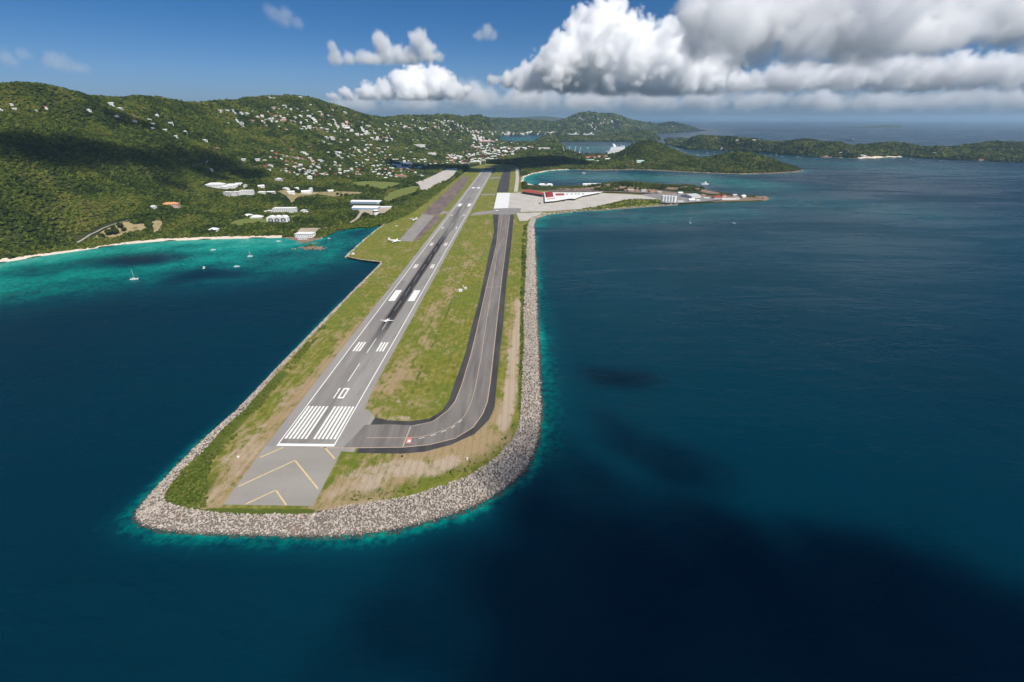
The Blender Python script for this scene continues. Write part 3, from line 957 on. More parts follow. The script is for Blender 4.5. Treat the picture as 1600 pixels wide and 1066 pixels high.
rocks('cliff_rocks', np.concatenate([pk, np.maximum(height(pk[:, 0], pk[:, 1]), 0)[:, None]], 1), rng.uniform(2, 5, nn), M['shore_rock'], 'brown rocks along the foot of the wooded headland')

# ------------------------------------------------------------------ paved surfaces and markings
VPX = 815.0
u_, h_, _ = ray(VPX, 186)
YAW = -math.atan2(u_, h_)
thr = P([(431.6, 697.1), (522, 698)], ZR)
RW_C = thr.mean(0)
HW = np.linalg.norm(thr[1] - thr[0]) / 2
LEN = 2150
rw = None


def st_obj(name, poly, z, mat, parent=None):
    """flat sheet from (across, along) metres in the runway's own frame"""
    me = bpy.data.meshes.new(name)
    me.from_pydata([(a, b, z) for a, b in poly], [], [tuple(range(len(poly)))])
    me.materials.append(mat)
    o = link(name, me, parent)
    if parent is None:
        o.location = (RW_C[0], RW_C[1], 0)
        o.rotation_euler = (0, 0, YAW)
    return o


def flat(name, px, z, mat, parent=None, label=None, cat='pavement', world=None):
    w2 = np.array(world) if world is not None else P(px, z)
    a = np.roll(w2, -1, 0)
    if ((w2[:, 0] * a[:, 1] - a[:, 0] * w2[:, 1]).sum()) < 0:
        w2 = w2[::-1]
    me = bpy.data.meshes.new(name)
    me.from_pydata([(p[0], p[1], z) for p in w2], [], [tuple(range(len(w2)))])
    me.materials.append(mat)
    o = link(name, me, parent)
    if parent is None:
        tag(o, label, cat, kind='structure')
    return o


def ribbon(name, line, width, z, mat, parent=None, label=None, cat='road', px=True, gap=None):
    L = resample(P(line, z) if px else np.array(line), 4.0)
    d = np.gradient(L, axis=0)
    d /= np.linalg.norm(d, axis=1)[:, None] + 1e-9
    nn = np.stack([-d[:, 1], d[:, 0]], 1) * width / 2
    v = np.concatenate([np.concatenate([L + nn, np.full((len(L), 1), z)], 1), np.concatenate([L - nn, np.full((len(L), 1), z)], 1)])
    m_ = len(L)
    f = np.array([(i + m_, i + m_ + 1, i + 1, i) for i in range(m_ - 1) if gap is None or (i % gap[1]) < gap[0]])
    o = link(name, arrmesh(name, v, f), parent, mat)
    if parent is None:
        tag(o, label, cat, kind='structure')
    return o


Z1, Z2, Z3, Z4 = ZR + .06, ZR + .12, ZR + .18, ZR + .24
flat('blast_pad', [(348.4, 788.6), (489, 790.8), (534, 704), (523, 698.2), (414, 697.2)], Z2, M['blast'], None, 'grey blast pad with yellow chevrons before the threshold')
pad = bpy.data.objects['blast_pad']
for l in [[(372.8, 760), (461, 719.5)], [(461, 719.5), (497, 764)], [(383.5, 788), (431, 766)], [(431, 766), (447.5, 789.5)], [(443, 699), (406.6, 714.8)], [(507, 699), (523, 716.7)]]:
    ribbon('chevron', l, 1.15, Z3, M['ypaint'], pad)
sh_ = st_obj('runway_shoulder', [(-HW - 8.5, -.5), (HW + 2, -.5), (HW + 10, 30), (HW + 6, 80), (HW + 6.5, LEN), (-HW - 6.5, LEN)], Z1, M['shoulder'])
tag(sh_, 'light grey paved shoulder along both sides of the runway', 'pavement', kind='structure')
rw = st_obj('runway', [(-HW - .6, 0), (HW + .6, 0), (HW + .6, LEN), (-HW - .6, LEN)], Z2, M['runway'])
tag(rw, 'long grey runway marked 10 running away from the sea', 'runway', kind='structure')


def mark(name, a0, a1, s0, s1, m='paint'):
    return st_obj(name, [(a0, s0), (a1, s0), (a1, s1), (a0, s1)], Z3, M[m], rw)


mark('threshold_bar', -HW, HW, 0, 3.0)
mark('edge_line', -HW, -HW + .95, 3.0, LEN)
mark('edge_line', HW - .95, HW, 3.0, LEN)
S_OF = lambda y: (P([(500, y)], ZR)[0][1] - P([(500, 697.5)], ZR)[0][1])
s0, s1 = S_OF(686.2), S_OF(635.2)
for sgn in (-1, 1):
    for i in range(6):
        a = 2.6 + i * 3.26
        mark('threshold_stripe', *(sorted((sgn * a, sgn * (a + 1.85)))), s0, s1)
# the figures of the runway number
d0, d1 = S_OF(622.8), S_OF(606.6)
gx = 2.4
mark('digit_one', -3.6 - .0, -2.5, d0, d1)
st_obj('digit_one_flag', [(-4.4, d1 - 4.4), (-3.6, d1 - 4.4), (-3.6, d1)], Z3, M['paint'], rw)
for (a0, a1, b0, b1) in [(.3, 1.9, d0, d1), (4.7, 6.3, d0, d1), (1.9, 4.7, d0, d0 + 2.4), (1.9, 4.7, d1 - 2.4, d1)]:
    mark('digit_zero', a0, a1, b0, b1)
s = S_OF(596.3)
while s < LEN - 120:
    mark('centre_dash', -.42, .42, s, s + 36.5)
    s += 61.0
for (yb, yt, bars) in [(549.2, 534.2, 3), (419.3, 413.6, 2), (384, 379.4, 2), (357.8, 353.6, 1), (337.6, 334.8, 1)]:
    a_, b_ = S_OF(yb), S_OF(yt)
    for sgn in (-1, 1):
        for i in range(bars):
            a = 17.3 - i * 3.3
            mark('touchdown_bar', *(sorted((sgn * a, sgn * (a - 1.9)))), a_, a_ + 23)
for (yb, ln) in [(470.5, 45.0), (322.5, 46.0)]:
    a_ = S_OF(yb)
    for sgn in (-1, 1):
        mark('aiming_block', *(sorted((sgn * 9.4, sgn * 18.6))), a_, a_ + ln)
mark('touchdown_bar', -16, 16, S_OF(294.5), S_OF(292.8))

# taxiway
TX_L = [(585.6, 652), (606.7, 657), (640.5, 658.5), (671, 654), (691, 641.6), (702, 625), (711, 597), (727, 553), (738, 507), (748, 472), (756, 436), (763.5, 398), (772, 363), (770, 335)]
TX_R = [(556, 708), (629, 709), (663, 706), (705, 695), (742, 678), (764, 656), (773, 636), (776, 600), (781, 553), (786, 507), (791, 444), (799, 381), (803, 335)]
LN_L = [(570, 664), (606, 663), (643, 664.7), (677, 658.5), (699.6, 641.6), (711, 627.6), (722, 600), (736, 553), (747, 507), (761, 444), (776, 381), (780, 335)]
LN_R = [(536, 700), (629, 699), (671, 695), (711, 685), (739, 668), (754, 647), (761.5, 627.6), (766, 598), (771, 553), (776, 507), (783, 444), (791, 381), (797, 335)]
flat('taxiway', TX_L + TX_R[::-1], Z1 + .02, M['dark_asphalt'], None, 'dark taxiway curving from the apron to the runway threshold', 'taxiway')
txw = bpy.data.objects['taxiway']
flat('taxiway_lane', LN_L + LN_R[::-1], Z2 + .02, M['lane'], txw)
flat('runway_entry', [(552, 640), (575, 640), (586, 652.5), (575, 668), (562, 690), (553, 706.5), (534, 705.5), (521, 699)], Z1 + .05, M['shoulder'], txw)
ribbon('edge_line', LN_R, .8, Z3, M['lpaint'], txw)
ribbon('edge_line', [(646, 665.6)] + LN_L[3:], .7, Z3, M['lpaint'], txw)
ribbon('edge_line', [(500, 699.5), (536, 700)], .9, Z3, M['lpaint'], txw)
ribbon('centre_line', [(573, 684), (632, 684), (654.5, 683), (677, 678), (705, 667), (725, 651.5), (736, 630), (742, 608), (751.6, 560), (761, 494.7), (773.6, 418.7), (782.5, 355), (786, 335)], .55, Z3, M['lpaint'], txw)
ribbon('lane_dash', [(654.5, 685.4), (677, 680.2), (705, 669.5), (722, 656)], .55, Z3, M['paint'], txw, gap=(1, 2))
ribbon('hold_line', [(642, 665.6), (629, 699)], 1.0, Z4, M['lpaint'], txw)
flat('hold_marking', [(634, 693), (642, 693), (644, 683.5), (636.5, 683.5)], Z4 + .02, M['red_mark'], txw)
flat('hold_marking_panel', [(636.5, 691), (641, 691), (642.2, 687.4), (637.6, 687.4)], Z4 + .07, M['mark'], txw)
ribbon('hold_line', [(758.4, 449), (785, 448)], 1.2, Z4, M['lpaint'], txw)

for (nm, px, z, m, lb) in [
    ('old_ramp', [(622.5, 376.8), (645, 377.5), (679, 337), (660, 334.5)], Z1, 'old_ramp', 'grey disused aircraft ramp left of the runway'),
    ('asphalt_patch', [(645, 377.4), (655, 374), (668, 362), (690, 341), (684, 337), (679, 337), (652, 368)], Z1 + .02, 'red_ramp', 'dark cracked asphalt beside the disused ramp'),
    ('weathered_taxiway', [(660, 334.3), (684, 336.8), (692, 329), (712, 308), (726, 290), (733, 276), (722, 276), (711, 287), (690, 305)], Z1 + .03, 'red_ramp', 'reddish weathered taxiway parallel to the runway'),
    ('cross_taxiway', [(735, 337.5), (770, 333.6), (771, 328.6), (741, 332)], Z1, 'old_ramp', 'short link taxiway between runway and apron'),
    ('ramp_link', [(684, 334), (712, 334.8), (715, 331.5), (690, 330)], Z1 + .01, 'old_ramp', 'short link from disused ramp to runway'),
    ('upper_link', [(751, 305.2), (773, 304.6), (774, 302.9), (753, 303.2)], Z1, 'old_ramp', 'narrow link taxiway above the white apron slab'),
    ('far_link', [(764, 279.5), (785, 278.6), (786, 276.6), (766, 277)], Z1, 'grey_concrete', 'link taxiway near the far end of the runway'),
    ('parallel_taxiway', [(776, 300.2), (781, 281.7), (788, 264), (798, 264), (796.5, 281.7), (794, 300.2)], Z1 + .04, 'dark_asphalt', 'dark parallel taxiway beyond the apron'),
    ('perimeter_road', [(803, 299.7), (809, 299.7), (811, 280), (809.5, 262), (805.5, 262), (806, 280)], Z1, 'concrete', 'pale perimeter road beside the bay'),
    ('apron', [(792, 301.8), (814, 300.8), (850, 300), (905, 301), (945, 302), (985, 304), (1030, 307), (1029, 311), (975, 312), (958, 316.5), (930, 323), (905, 327), (860, 330.5), (813, 331.6), (790, 326)], Z1 + .02, 'concrete', 'wide beige concrete apron in front of the terminal'),
    ('apron_slab', [(777, 301.5), (797, 301.5), (794, 325.2), (771.5, 326)], Z2 + .04, 'white_concrete', 'bright white new concrete slab of the apron'),
    ('apron_throat', [(771, 326.2), (794, 325.4), (814, 325.4), (813, 331.8), (803, 335.2), (770, 335.2)], Z2, 'grey_concrete', 'grey pavement where taxiway meets apron'),
    ('hangar_yard', [(1000, 303.5), (1030, 302.5), (1060, 302.5), (1100, 308), (1128, 312), (1100, 315), (1060, 317.5), (1033, 317.5), (1029, 311)], Z1 + .5, 'grey_concrete', 'grey paved yard round the fuel tanks on the spit'),
    ('parking_lot', [(850, 297.6), (900, 296.4), (960, 297.6), (1000, 299.3), (1030, 301.2), (1028, 303), (1000, 301.6), (940, 299.7), (868, 299.6)], Z1 + .9, 'red_ramp', 'dark car park behind the terminal'),
    ('service_pad', [(806.5, 333), (849, 332), (842, 336), (830, 340), (824, 345), (812, 345.5)], Z1 + .02, 'concrete', 'pale wedge of concrete above the curved sea wall'),
    ('runway_end_pad', [(752, 271), (773, 271), (775, 262), (758, 262)], Z1 + .05, 'dark_asphalt', 'dark overrun pad at the far end of the runway')]:
    flat(nm, px, z, M[m], None, lb)
ribbon('apron_line', [(813.5, 331.2), (850, 330.6), (900, 327)], 3.0, Z4, M['grey_concrete'], bpy.data.objects['apron'])


# ------------------------------------------------------------------ draped fields, roads and beaches
def drape(name, px, mat, label, cat, lift=.7, sp=9):
    w_ = hit(px)[:, :2]
    me, co = cdt_mesh(name, w_, sp, lambda x, y: height(x, y) + lift)
    o = link(name, me, None, mat)
    tag(o, label, cat, kind='structure')
    return w_


EXCL = []
for (nm, px, m, lb, ct) in [
    ('mown_field', [(551, 285), (575, 283.5), (612, 285), (628, 287), (616, 293), (600, 297), (586, 296), (565, 293), (553, 291)], 'field', 'bright green mown field behind the white sheds', 'field'),
    ('mown_field', [(597, 311), (612, 300), (630, 294), (645, 291), (657, 292), (650, 302), (632, 309), (607, 317)], 'field', 'bright green strip of field running up to the cargo yard', 'field'),
    ('lawn', [(353, 355), (363, 346), (382, 342), (413, 342), (424, 346.5), (402, 350), (382, 352)], 'field', 'sloping lawn below the hip roofed pavilions', 'lawn'),
    ('lawn', [(452, 338), (473, 335.5), (468, 341), (453, 343.5)], 'field', 'small lawn right of the arched building', 'lawn'),
    ('dry_clearing', [(433, 299), (450, 296), (462, 301), (468, 309), (461, 318), (453, 318), (448, 309), (436, 303)], 'clearing', 'dry earth clearing among the campus houses', 'clearing'),
    ('dry_clearing', [(460, 302), (501, 300.5), (525, 299.5), (567, 301), (567, 306), (525, 310), (497, 306.5), (460, 311)], 'clearing', 'long straw coloured clearing behind the sheds', 'clearing'),
    ('dry_clearing', [(143, 375), (160, 362), (185, 350.5), (204, 347), (209, 352), (228, 350), (231, 361), (214, 366), (190, 370.5), (165, 374)], 'clearing', 'dry grass clearing behind the left beach', 'clearing'),
    ('dry_clearing', [(236, 347), (250, 343), (258, 352), (250, 362), (240, 366), (238, 357)], 'clearing', 'pale dirt patch below the orange roofed house', 'clearing'),
    ('boat_yard', [(463, 362), (470, 357), (497, 357), (506, 358), (495, 364), (492, 371), (465, 371)], 'dirt_road', 'dirt yard around the flat roofed boathouse', 'yard'),
    ('plant_yard', [(560, 329), (582, 326), (615, 322), (622, 322), (600, 335), (585, 339), (563, 334)], 'dirt_road', 'pale yard beside the white sheds', 'yard'),
    ('cargo_yard', [(648.5, 286), (662, 281.5), (676, 275), (698, 264), (718, 263), (716, 270), (702, 282), (680, 291), (668, 298), (657, 299.5), (654, 293)], 'concrete', 'pale concrete cargo yard left of the runway', 'yard')]:
    EXCL.append(drape(nm, px, M[m], lb, ct, .8))


def road(name, px, width, m, label):
    w_ = resample(hit(px)[:, :2], 8)
    d = np.gradient(w_, axis=0)
    d /= np.linalg.norm(d, axis=1)[:, None] + 1e-9
    nn = np.stack([-d[:, 1], d[:, 0]], 1) * width / 2
    z = height(w_[:, 0], w_[:, 1])[:, None] + 1.0
    v = np.concatenate([np.concatenate([w_ + nn, z], 1), np.concatenate([w_ - nn, z], 1)])
    m_ = len(w_)
    o = link(name, arrmesh(name, v, np.array([(i + m_, i + m_ + 1, i + 1, i) for i in range(m_ - 1)])), None, M[m])
    tag(o, label, 'road', kind='structure')
    EXCL.append(np.concatenate([w_ + nn * 2.8, (w_ - nn * 2.8)[::-1]]))


road('shore_road', [(118, 382), (126, 377), (140, 368), (160, 359), (178, 351), (202, 346)], 7, 'road', 'pale road climbing behind the left beach')
road('inlet_track', [(475, 359), (497, 360), (512, 356), (530, 352), (547, 349), (558, 342.5), (565, 332)], 8, 'dirt_road', 'dirt track along the inlet to the white sheds')
road('campus_road', [(470, 333), (482, 331), (497, 328)], 7, 'road', 'short pale road above the small lawn')
road('hill_road', [(392, 262), (430, 257), (470, 262), (520, 267), (560, 271), (600, 267), (640, 261)], 6, 'road', 'pale village road winding along the foot of the hill')
road('hill_road', [(420, 226), (450, 222), (480, 231), (520, 228), (560, 237), (600, 240)], 5, 'road', 'pale road winding halfway up the houses on the hill')
road('hill_road', [(345, 181), (375, 188), (410, 184), (450, 190), (500, 201), (550, 210)], 5, 'road', 'pale ridge road linking the highest houses')
road('valley_road', [(300, 262), (312, 258), (325, 252), (345, 256)], 6, 'road', 'pale road cut across the lower hillside')


def beach(name, px, width, label):
    L = resample(P(px), 5)
    d = np.gradient(L, axis=0)
    d /= np.linalg.norm(d, axis=1)[:, None] + 1e-9
    nn = np.stack([-d[:, 1], d[:, 0]], 1)
    tst = L[len(L) // 2] + nn[len(L) // 2] * 12
    if height(tst[0:1], tst[1:2])[0] < 0:
        nn = -nn
    wv_ = width * (.65 + .7 * fbm(L[:, 0], L[:, 1], 60, 3, 5))
    rows = []
    for t, zz in [(-.3, -.5), (-.05, .12), (.3, .7), (.7, 1.3), (1.0, 1.6), (1.25, .5)]:
        p_ = L + nn * (wv_ * t)[:, None]
        z = np.maximum(height(p_[:, 0], p_[:, 1]) + .35, zz) if t > .1 else np.full(len(L), zz)
        rows.append(np.concatenate([p_, z[:, None]], 1))
    m_ = len(L)
    f = [(r_ * m_ + i, r_ * m_ + i + 1, (r_ + 1) * m_ + i + 1, (r_ + 1) * m_ + i) for r_ in range(len(rows) - 1) for i in range(m_ - 1)]
    o = link(name, arrmesh(name, np.concatenate(rows), np.array(f), True), None, M['sand'])
    tag(o, label, 'beach', kind='structure')
    EXCL.append(np.concatenate([rows[0][:, :2], rows[4][::-1, :2]]))


beach('beach', [(-60, 421), (0, 411), (60, 401), (130, 391), (190, 382), (250, 377), (300, 375), (360, 373), (440, 371.5)], 12, 'long pale sand beach along the left bay')
beach('beach', [(835, 289.5), (822, 286), (817, 281), (819, 277), (830, 272.5), (858, 267), (890, 265)], 16, 'curved white beach of the small bay behind the terminal')
beach('beach', [(1345, 248.2), (1366, 247.6), (1390, 246.4), (1412, 245.5)], 22, 'short pale beach on the long island')

# ------------------------------------------------------------------ buildings
hr_ = np.random.default_rng(3)
BUILT = []          # (x, y, radius) kept free of trees


def roof_part(b, kind, w_, d, z, h, mat, m=None):
    mb = MB()
    if kind == 'hip':
        mb.hip(w_, d, z, h)
    elif kind == 'gable':
        mb.hip(w_, d, z, h, gable=True)
    else:
        mb.box(-w_ / 2 - .4, w_ / 2 + .4, -d / 2 - .4, d / 2 + .4, z, z + .5)
        mb.box(-w_ / 2 - .4, w_ / 2 + .4, -d / 2 - .4, -d / 2 - .1, z + .5, z + 1.0)
        mb.box(-w_ / 2 - .4, w_ / 2 + .4, d / 2 + .1, d / 2 + .4, z + .5, z + 1.0)
    return mb.build('roof', M[mat], b)


WIN = {}


def window_mesh(w_, h):
    k_ = (round(w_, 1), round(h, 1))
    if k_ not in WIN:
        WIN[k_] = MB().box(-w_ / 2, w_ / 2, -.06, .06, -h / 2, h / 2).mesh('window', M['glass'])
    return WIN[k_]


def building(name, px, wpx, d, floors, label, cat='building', roof='hip', wall='white', roofc='light_roof', yaw=0.0, rh=None, base=None, win=True, group=None, fh=3.4, wm_=None):
    p = hit([px])[0] if base is None else np.array(base)
    if sdist(p[None, :2], AIRP)[0] > 0:
        p[2] = ZR
    m_ = mpp(p[1])
    w_ = wm_ or wpx * m_
    b = empty(name, p, R(yaw))
    tag(b, label, cat, group)
    H_ = floors * fh
    MB().box(-w_ / 2, w_ / 2, -d / 2, d / 2, -4, H_).build('wall', M[wall], b)
    roof_part(b, roof, w_, d, H_ + .003, rh or min(d * .28, 5), roofc)
    if win:
        nwin = int(np.clip(w_ / 4.2, 2, 12))
        wm2 = window_mesh(w_ / nwin * .5, fh * .42)
        for fl in range(floors):
            for i in range(nwin):
                o = link('window', wm2, b)
                o.location = (-w_ / 2 + (i + .5) * w_ / nwin, -d / 2, fl * fh + fh * .55)
        for fl in range(floors):
            for sgn in (-1, 1):
                for i in range(max(1, int(d / 6))):
                    o = link('window', wm2, b)
                    o.location = (sgn * w_ / 2, -d / 2 + (i + .5) * d / max(1, int(d / 6)), fl * fh + fh * .55)
                    o.rotation_euler = (0, 0, math.pi / 2)
    BUILT.append((p[0], p[1], max(w_, d) * .55 + 3))
    return b


B = building
B('campus_hall', (338, 292), 26, 26, 2, 'wide campus hall with long pale hip roof, left end of the hillside campus', roofc='light_roof', yaw=8)
B('campus_pavilion', (350, 294), 15, 16, 1, 'white hip roofed pavilion just right of the wide campus hall', yaw=-10)
B('campus_pavilion', (363, 293.5), 17, 18, 2, 'tallest white pavilion with stepped hip roof above the slab block', yaw=12)
B('campus_pavilion', (374, 291), 9, 9, 2, 'narrow white pavilion at the right end of the pavilion row', roof='gable', yaw=30)
sl = B('slab_block', (358, 306.5), 13, 14, 3, 'grey louvred wing at the left of the long slab block', roof='flat', wall='pale', roofc='white', yaw=-6)
B('slab_block', (371, 306), 11, 14, 3, 'middle wing of the slab block with pink stair panel', roof='flat', wall='white', roofc='white', yaw=-4)
pk = bpy.data.objects['slab_block.001']
MB().box(5.2, 9.0, -7.2, -6.95, 1.0, 9.6).build('stair_panel', M['pink'], pk)
B('slab_block', (387, 304), 19, 13, 3, 'long right wing of the slab block facing the bay', roof='flat', wall='white', roofc='white', yaw=3)
B('campus_house', (384, 295), 4, 8, 3, 'small white tower house above the slab block', roof='flat', roofc='white')
B('campus_house', (408.5, 294.5), 9, 12, 2, 'white gabled house standing alone right of the campus pavilions', roof='gable', yaw=40)
B('campus_house', (410, 302.5), 12, 10, 1, 'low white house below the lone gabled house', wall='cream')
B('campus_house', (424, 302), 12, 8, 1, 'long low white house left of the dry clearing', wall='cream', roof='gable')
B('campus_house', (447, 296.5), 10, 12, 1, 'white roofed house above the dry clearing', yaw=-20)
B('campus_house', (455, 303.5), 10, 13, 2, 'white gabled house in the middle of the dry clearing', roof='gable', yaw=35)
B('campus_house', (462, 296.5), 9, 11, 1, 'white house with steep roof right of the dry clearing', roof='gable', yaw=50)
B('campus_house', (479, 302.5), 14, 15, 2, 'tall white house with two steep gables beside the long clearing', roof='gable', yaw=25)
B('campus_house', (486, 299.5), 5, 9, 3, 'narrow white tower house next to the two gabled house', roof='gable', yaw=70)
B('campus_house', (517, 300), 9, 11, 1, 'white house with steep roof at the long clearing', roof='gable', yaw=30)
B('shore_house', (335, 360.5), 13, 13, 1, 'white hip roofed house just behind the left beach')
B('lower_pavilion', (389, 339), 14, 15, 1, 'left white hip roofed pavilion above the sloping lawn')
B('lower_pavilion', (402, 341), 17, 17, 1, 'right white hip roofed pavilion above the sloping lawn')
B('lower_pavilion', (415, 333), 5, 7, 1, 'small white hut left of the low long roof', roof='gable')
B('lower_pavilion', (423, 331.5), 11, 9, 1, 'low white roofed building above the arched building', roof='flat', wall='cream', roofc='white')
B('lecture_block', (446, 331.5), 34, 18, 3, 'long white two storey lecture block behind the arched building', roof='flat', wall='white', roofc='white', yaw=2, fh=3.6)
B('campus_house', (475, 331), 9, 10, 1, 'pale hip roofed house at the end of the short road', roofc='grey_roof')
B('campus_house', (478, 333.5), 7, 9, 1, 'small white house below the hip roofed house on the short road', roof='flat', roofc='white')
# arched building
p = hit([(435, 346)])[0]
ar = empty('arched_building', p, R(6))
tag(ar, 'white building with three dark round arches facing the bay', 'building')
m_ = mpp(p[1])
W_ = 31 * m_
mb = MB()
mb.box(-W_ / 2, W_ / 2, -7, 9, -3, 9.5)
for i in (-1, 0, 1):
    cx = i * W_ * .30
    mb.tube([(-7.5, W_ * .17, 4.3, 9.2), (9.2, W_ * .17, 4.3, 9.2)], 18, axis='y')
    vv = mb.v[-36:]
    mb.v[-36:] = [(a + cx, b_, c_) for a, b_, c_ in vv]
mb.build('wall', M['white'], ar)
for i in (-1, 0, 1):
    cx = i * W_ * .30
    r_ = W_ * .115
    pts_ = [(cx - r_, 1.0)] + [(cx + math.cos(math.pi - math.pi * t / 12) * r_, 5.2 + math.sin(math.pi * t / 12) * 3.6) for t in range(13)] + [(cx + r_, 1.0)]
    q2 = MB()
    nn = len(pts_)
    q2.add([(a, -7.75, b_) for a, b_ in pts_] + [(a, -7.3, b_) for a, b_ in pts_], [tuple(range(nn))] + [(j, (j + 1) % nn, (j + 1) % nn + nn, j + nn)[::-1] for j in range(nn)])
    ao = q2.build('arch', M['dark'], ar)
    i2 = MB()
    r2 = r_ * .55
    pt2 = [(cx - r2, 1.4)] + [(cx + math.cos(math.pi - math.pi * t / 8) * r2, 4.6 + math.sin(math.pi * t / 8) * 2.1) for t in range(9)] + [(cx + r2, 1.4)]
    nn = len(pt2)
    i2.add([(a, -7.95, b_) for a, b_ in pt2] + [(a, -7.7, b_) for a, b_ in pt2], [tuple(range(nn))] + [(j, (j + 1) % nn, (j + 1) % nn + nn, j + nn)[::-1] for j in range(nn)])
    i2.build('pane', M['steel'], ao)
BUILT.append((p[0], p[1], W_ * .6))
B('orange_house', (268, 323), 22, 16, 2, 'house with terracotta orange roof standing alone on the slope', wall='tan', roofc='orange', yaw=14)
B('slope_house', (242, 328), 6, 8, 2, 'small white house left of the orange roofed house', roof='gable')
B('boathouse', (477, 369.5), 27, 17, 2, 'flat roofed white boathouse at the mouth of the inlet', roof='flat', wall='white', roofc='white', yaw=-4, base=(*P([(477, 369.5)], 2)[0], 2.0))
B('boat_shed', (473, 373), 14, 6, 1, 'low white shed in front of the flat roofed boathouse', roof='flat', wall='white', roofc='light_roof', base=(*P([(473, 373.5)], 1.5)[0], 1.5))
# water plant
B('plant_shed', (573, 317.5), 46, 24, 1, 'upper of two long white sheds above the inlet', roof='gable', roofc='white', wall='blue_grey', yaw=-3, fh=6, rh=3, win=False)
B('plant_shed', (573, 327), 40, 34, 1, 'lower of two long white sheds above the inlet', roof='gable', roofc='white', wall='blue_grey', yaw=-3, fh=6, rh=3.5, win=False)
B('plant_annex', (604, 325.5), 19, 14, 1, 'low white annex right of the long white sheds', roof='flat', roofc='white')
B('plant_annex', (594, 318.5), 9, 12, 1, 'small white annex behind the long white sheds', roof='flat', roofc='white')
tp = hit([(588, 338)])[0]
tk = empty('storage_tank', tp)
tag(tk, 'tall white storage tank in front of the long white sheds', 'tank')
MB().tube([(-3, 8, 8, 0), (15, 8, 8, 0)], 24, axis='z').build('shell', M['white'], tk)
MB().tube([(15.01, 8.3, 8.3, 0), (16.6, 5, 5, 0), (17.2, .5, .5, 0)], 24, axis='z').build('roof', M['light_roof'], tk)
MB().tube([(11.5, 8.1, 8.1, 0), (14.2, 8.1, 8.1, 0)], 24, axis='z').build('band', M['dark'], tk)
BUILT.append((tp[0], tp[1], 12))

# terminal
tz_ = ZR + .1
tq = lambda l, z=tz_: P(l, z)
t0 = tq([(815, 301.2)])[0]


def slab(name, px, z0, z1, mat, parent, org):
    w2 = tq(px, z1) - org[:2]
    a = np.roll(w2, -1, 0)
    if ((w2[:, 0] * a[:, 1] - a[:, 0] * w2[:, 1]).sum()) < 0:
        w2 = w2[::-1]
    n_ = len(w2)
    v_ = [(x, y, z0 - org[2]) for x, y in w2] + [(x, y, z1 - org[2]) for x, y in w2]
    return MB().add(v_, [tuple(range(n_))[::-1], tuple(range(n_, 2 * n_))] + [(i, (i + 1) % n_, (i + 1) % n_ + n_, i + n_) for i in range(n_)]).build(name, M[mat], parent)


org = np.array([*tq([(870, 312)])[0], ZR])
tb = empty('terminal_building', org)
tag(tb, 'airport terminal with broad white roof and square maroon roof lantern', 'building')
WR = [(850.5, 301.5), (868, 301.2), (905, 300.8), (942, 299.7), (930, 302), (911, 305.5), (898, 310.5), (889, 310), (868, 313.5), (851.5, 315)]
slab('roof', WR, ZR + 5.6, ZR + 6.8, 'white', tb, org)
slab('wall', [(852.5, 303), (868, 302.5), (905, 302), (936, 301), (908, 305), (896, 308.6), (889, 308.6), (868, 312), (853.5, 313.3)], ZR - 1, ZR + 5.55, 'dark', tb, org)  # near-black wall colour stands in for the shade under the eaves
c4 = tq([(851, 301), (864, 300.5), (865.8, 307.5), (853, 309.5)], ZR + 7)
cc = c4.mean(0)
lan = MB()
z0_ = 3.4
lan.add([(*(p_ - org[:2]), z0_) for p_ in c4] + [(*(cc + (p_ - cc) * .86 - org[:2]), z0_ + 6) for p_ in c4] + [(*(cc - org[:2]), z0_ + 10)], [(0, 1, 5, 4), (1, 2, 6, 5), (2, 3, 7, 6), (3, 0, 4, 7), (4, 5, 8), (5, 6, 8), (6, 7, 8), (7, 4, 8)])
lan.build('roof_lantern', M['maroon'], tb)
slab('roof_strip', [(868, 302.4), (881, 302), (882, 304.6), (869, 305.2)], ZR + 6.85, ZR + 8.4, 'red_roof', tb, org)
for x in (885, 892, 898, 903, 910):
    slab('roof_unit', [(x, 302.2), (x + 3, 302.2), (x + 3, 303.6), (x, 303.6)], ZR + 6.85, ZR + 8.2, 'steel', tb, org)
slab('roof_stain', [(866, 308.5), (867, 308.5), (868, 310.5), (854, 312.3), (854, 310.8)], ZR + 6.83, ZR + 6.95, 'pink', tb, org)
org2 = np.array([*tq([(830, 302)])[0], ZR])
tw = empty('terminal_wing', org2)
tag(tw, 'long red roofed wing at the left end of the terminal', 'building')
slab('wall', [(816, 300), (830, 299), (848.5, 303), (848, 305)], ZR - 1, ZR + 6.5, 'dark', tw, org2)  # wing wall likewise: eave shade put into the colour
rr = tq([(813.5, 298.7), (829, 295.6), (850, 300.8), (850, 304)], ZR + 7.5) - org2[:2]
mid0, mid1 = (rr[0] + rr[1]) / 2, (rr[2] + rr[3]) / 2
MB().add([(*rr[0], 6.6), (*rr[3], 6.6), (*rr[2], 6.6), (*rr[1], 6.6), (*mid0, 9.5), (*mid1, 9.5)], [(0, 1, 5, 4), (2, 3, 4, 5), (3, 0, 4), (1, 2, 5), (0, 3, 2, 1)]).build('roof', M['red_roof'], tw)
B('beach_pavilion', (847, 289.7), 11, 14, 1, 'left one of two white canopies by the curved beach', roof='hip', roofc='white', base=(*P([(847, 289.7)], 3)[0], 3))
B('beach_pavilion', (858.5, 289.7), 10, 14, 1, 'right one of two white canopies by the curved beach', roof='hip', roofc='white', base=(*P([(858.5, 289.7)], 3)[0], 3))
B('beach_shed', (924, 289.3), 27, 10, 1, 'long low white shed behind the terminal by the water', roof='gable', roofc='white', win=False)
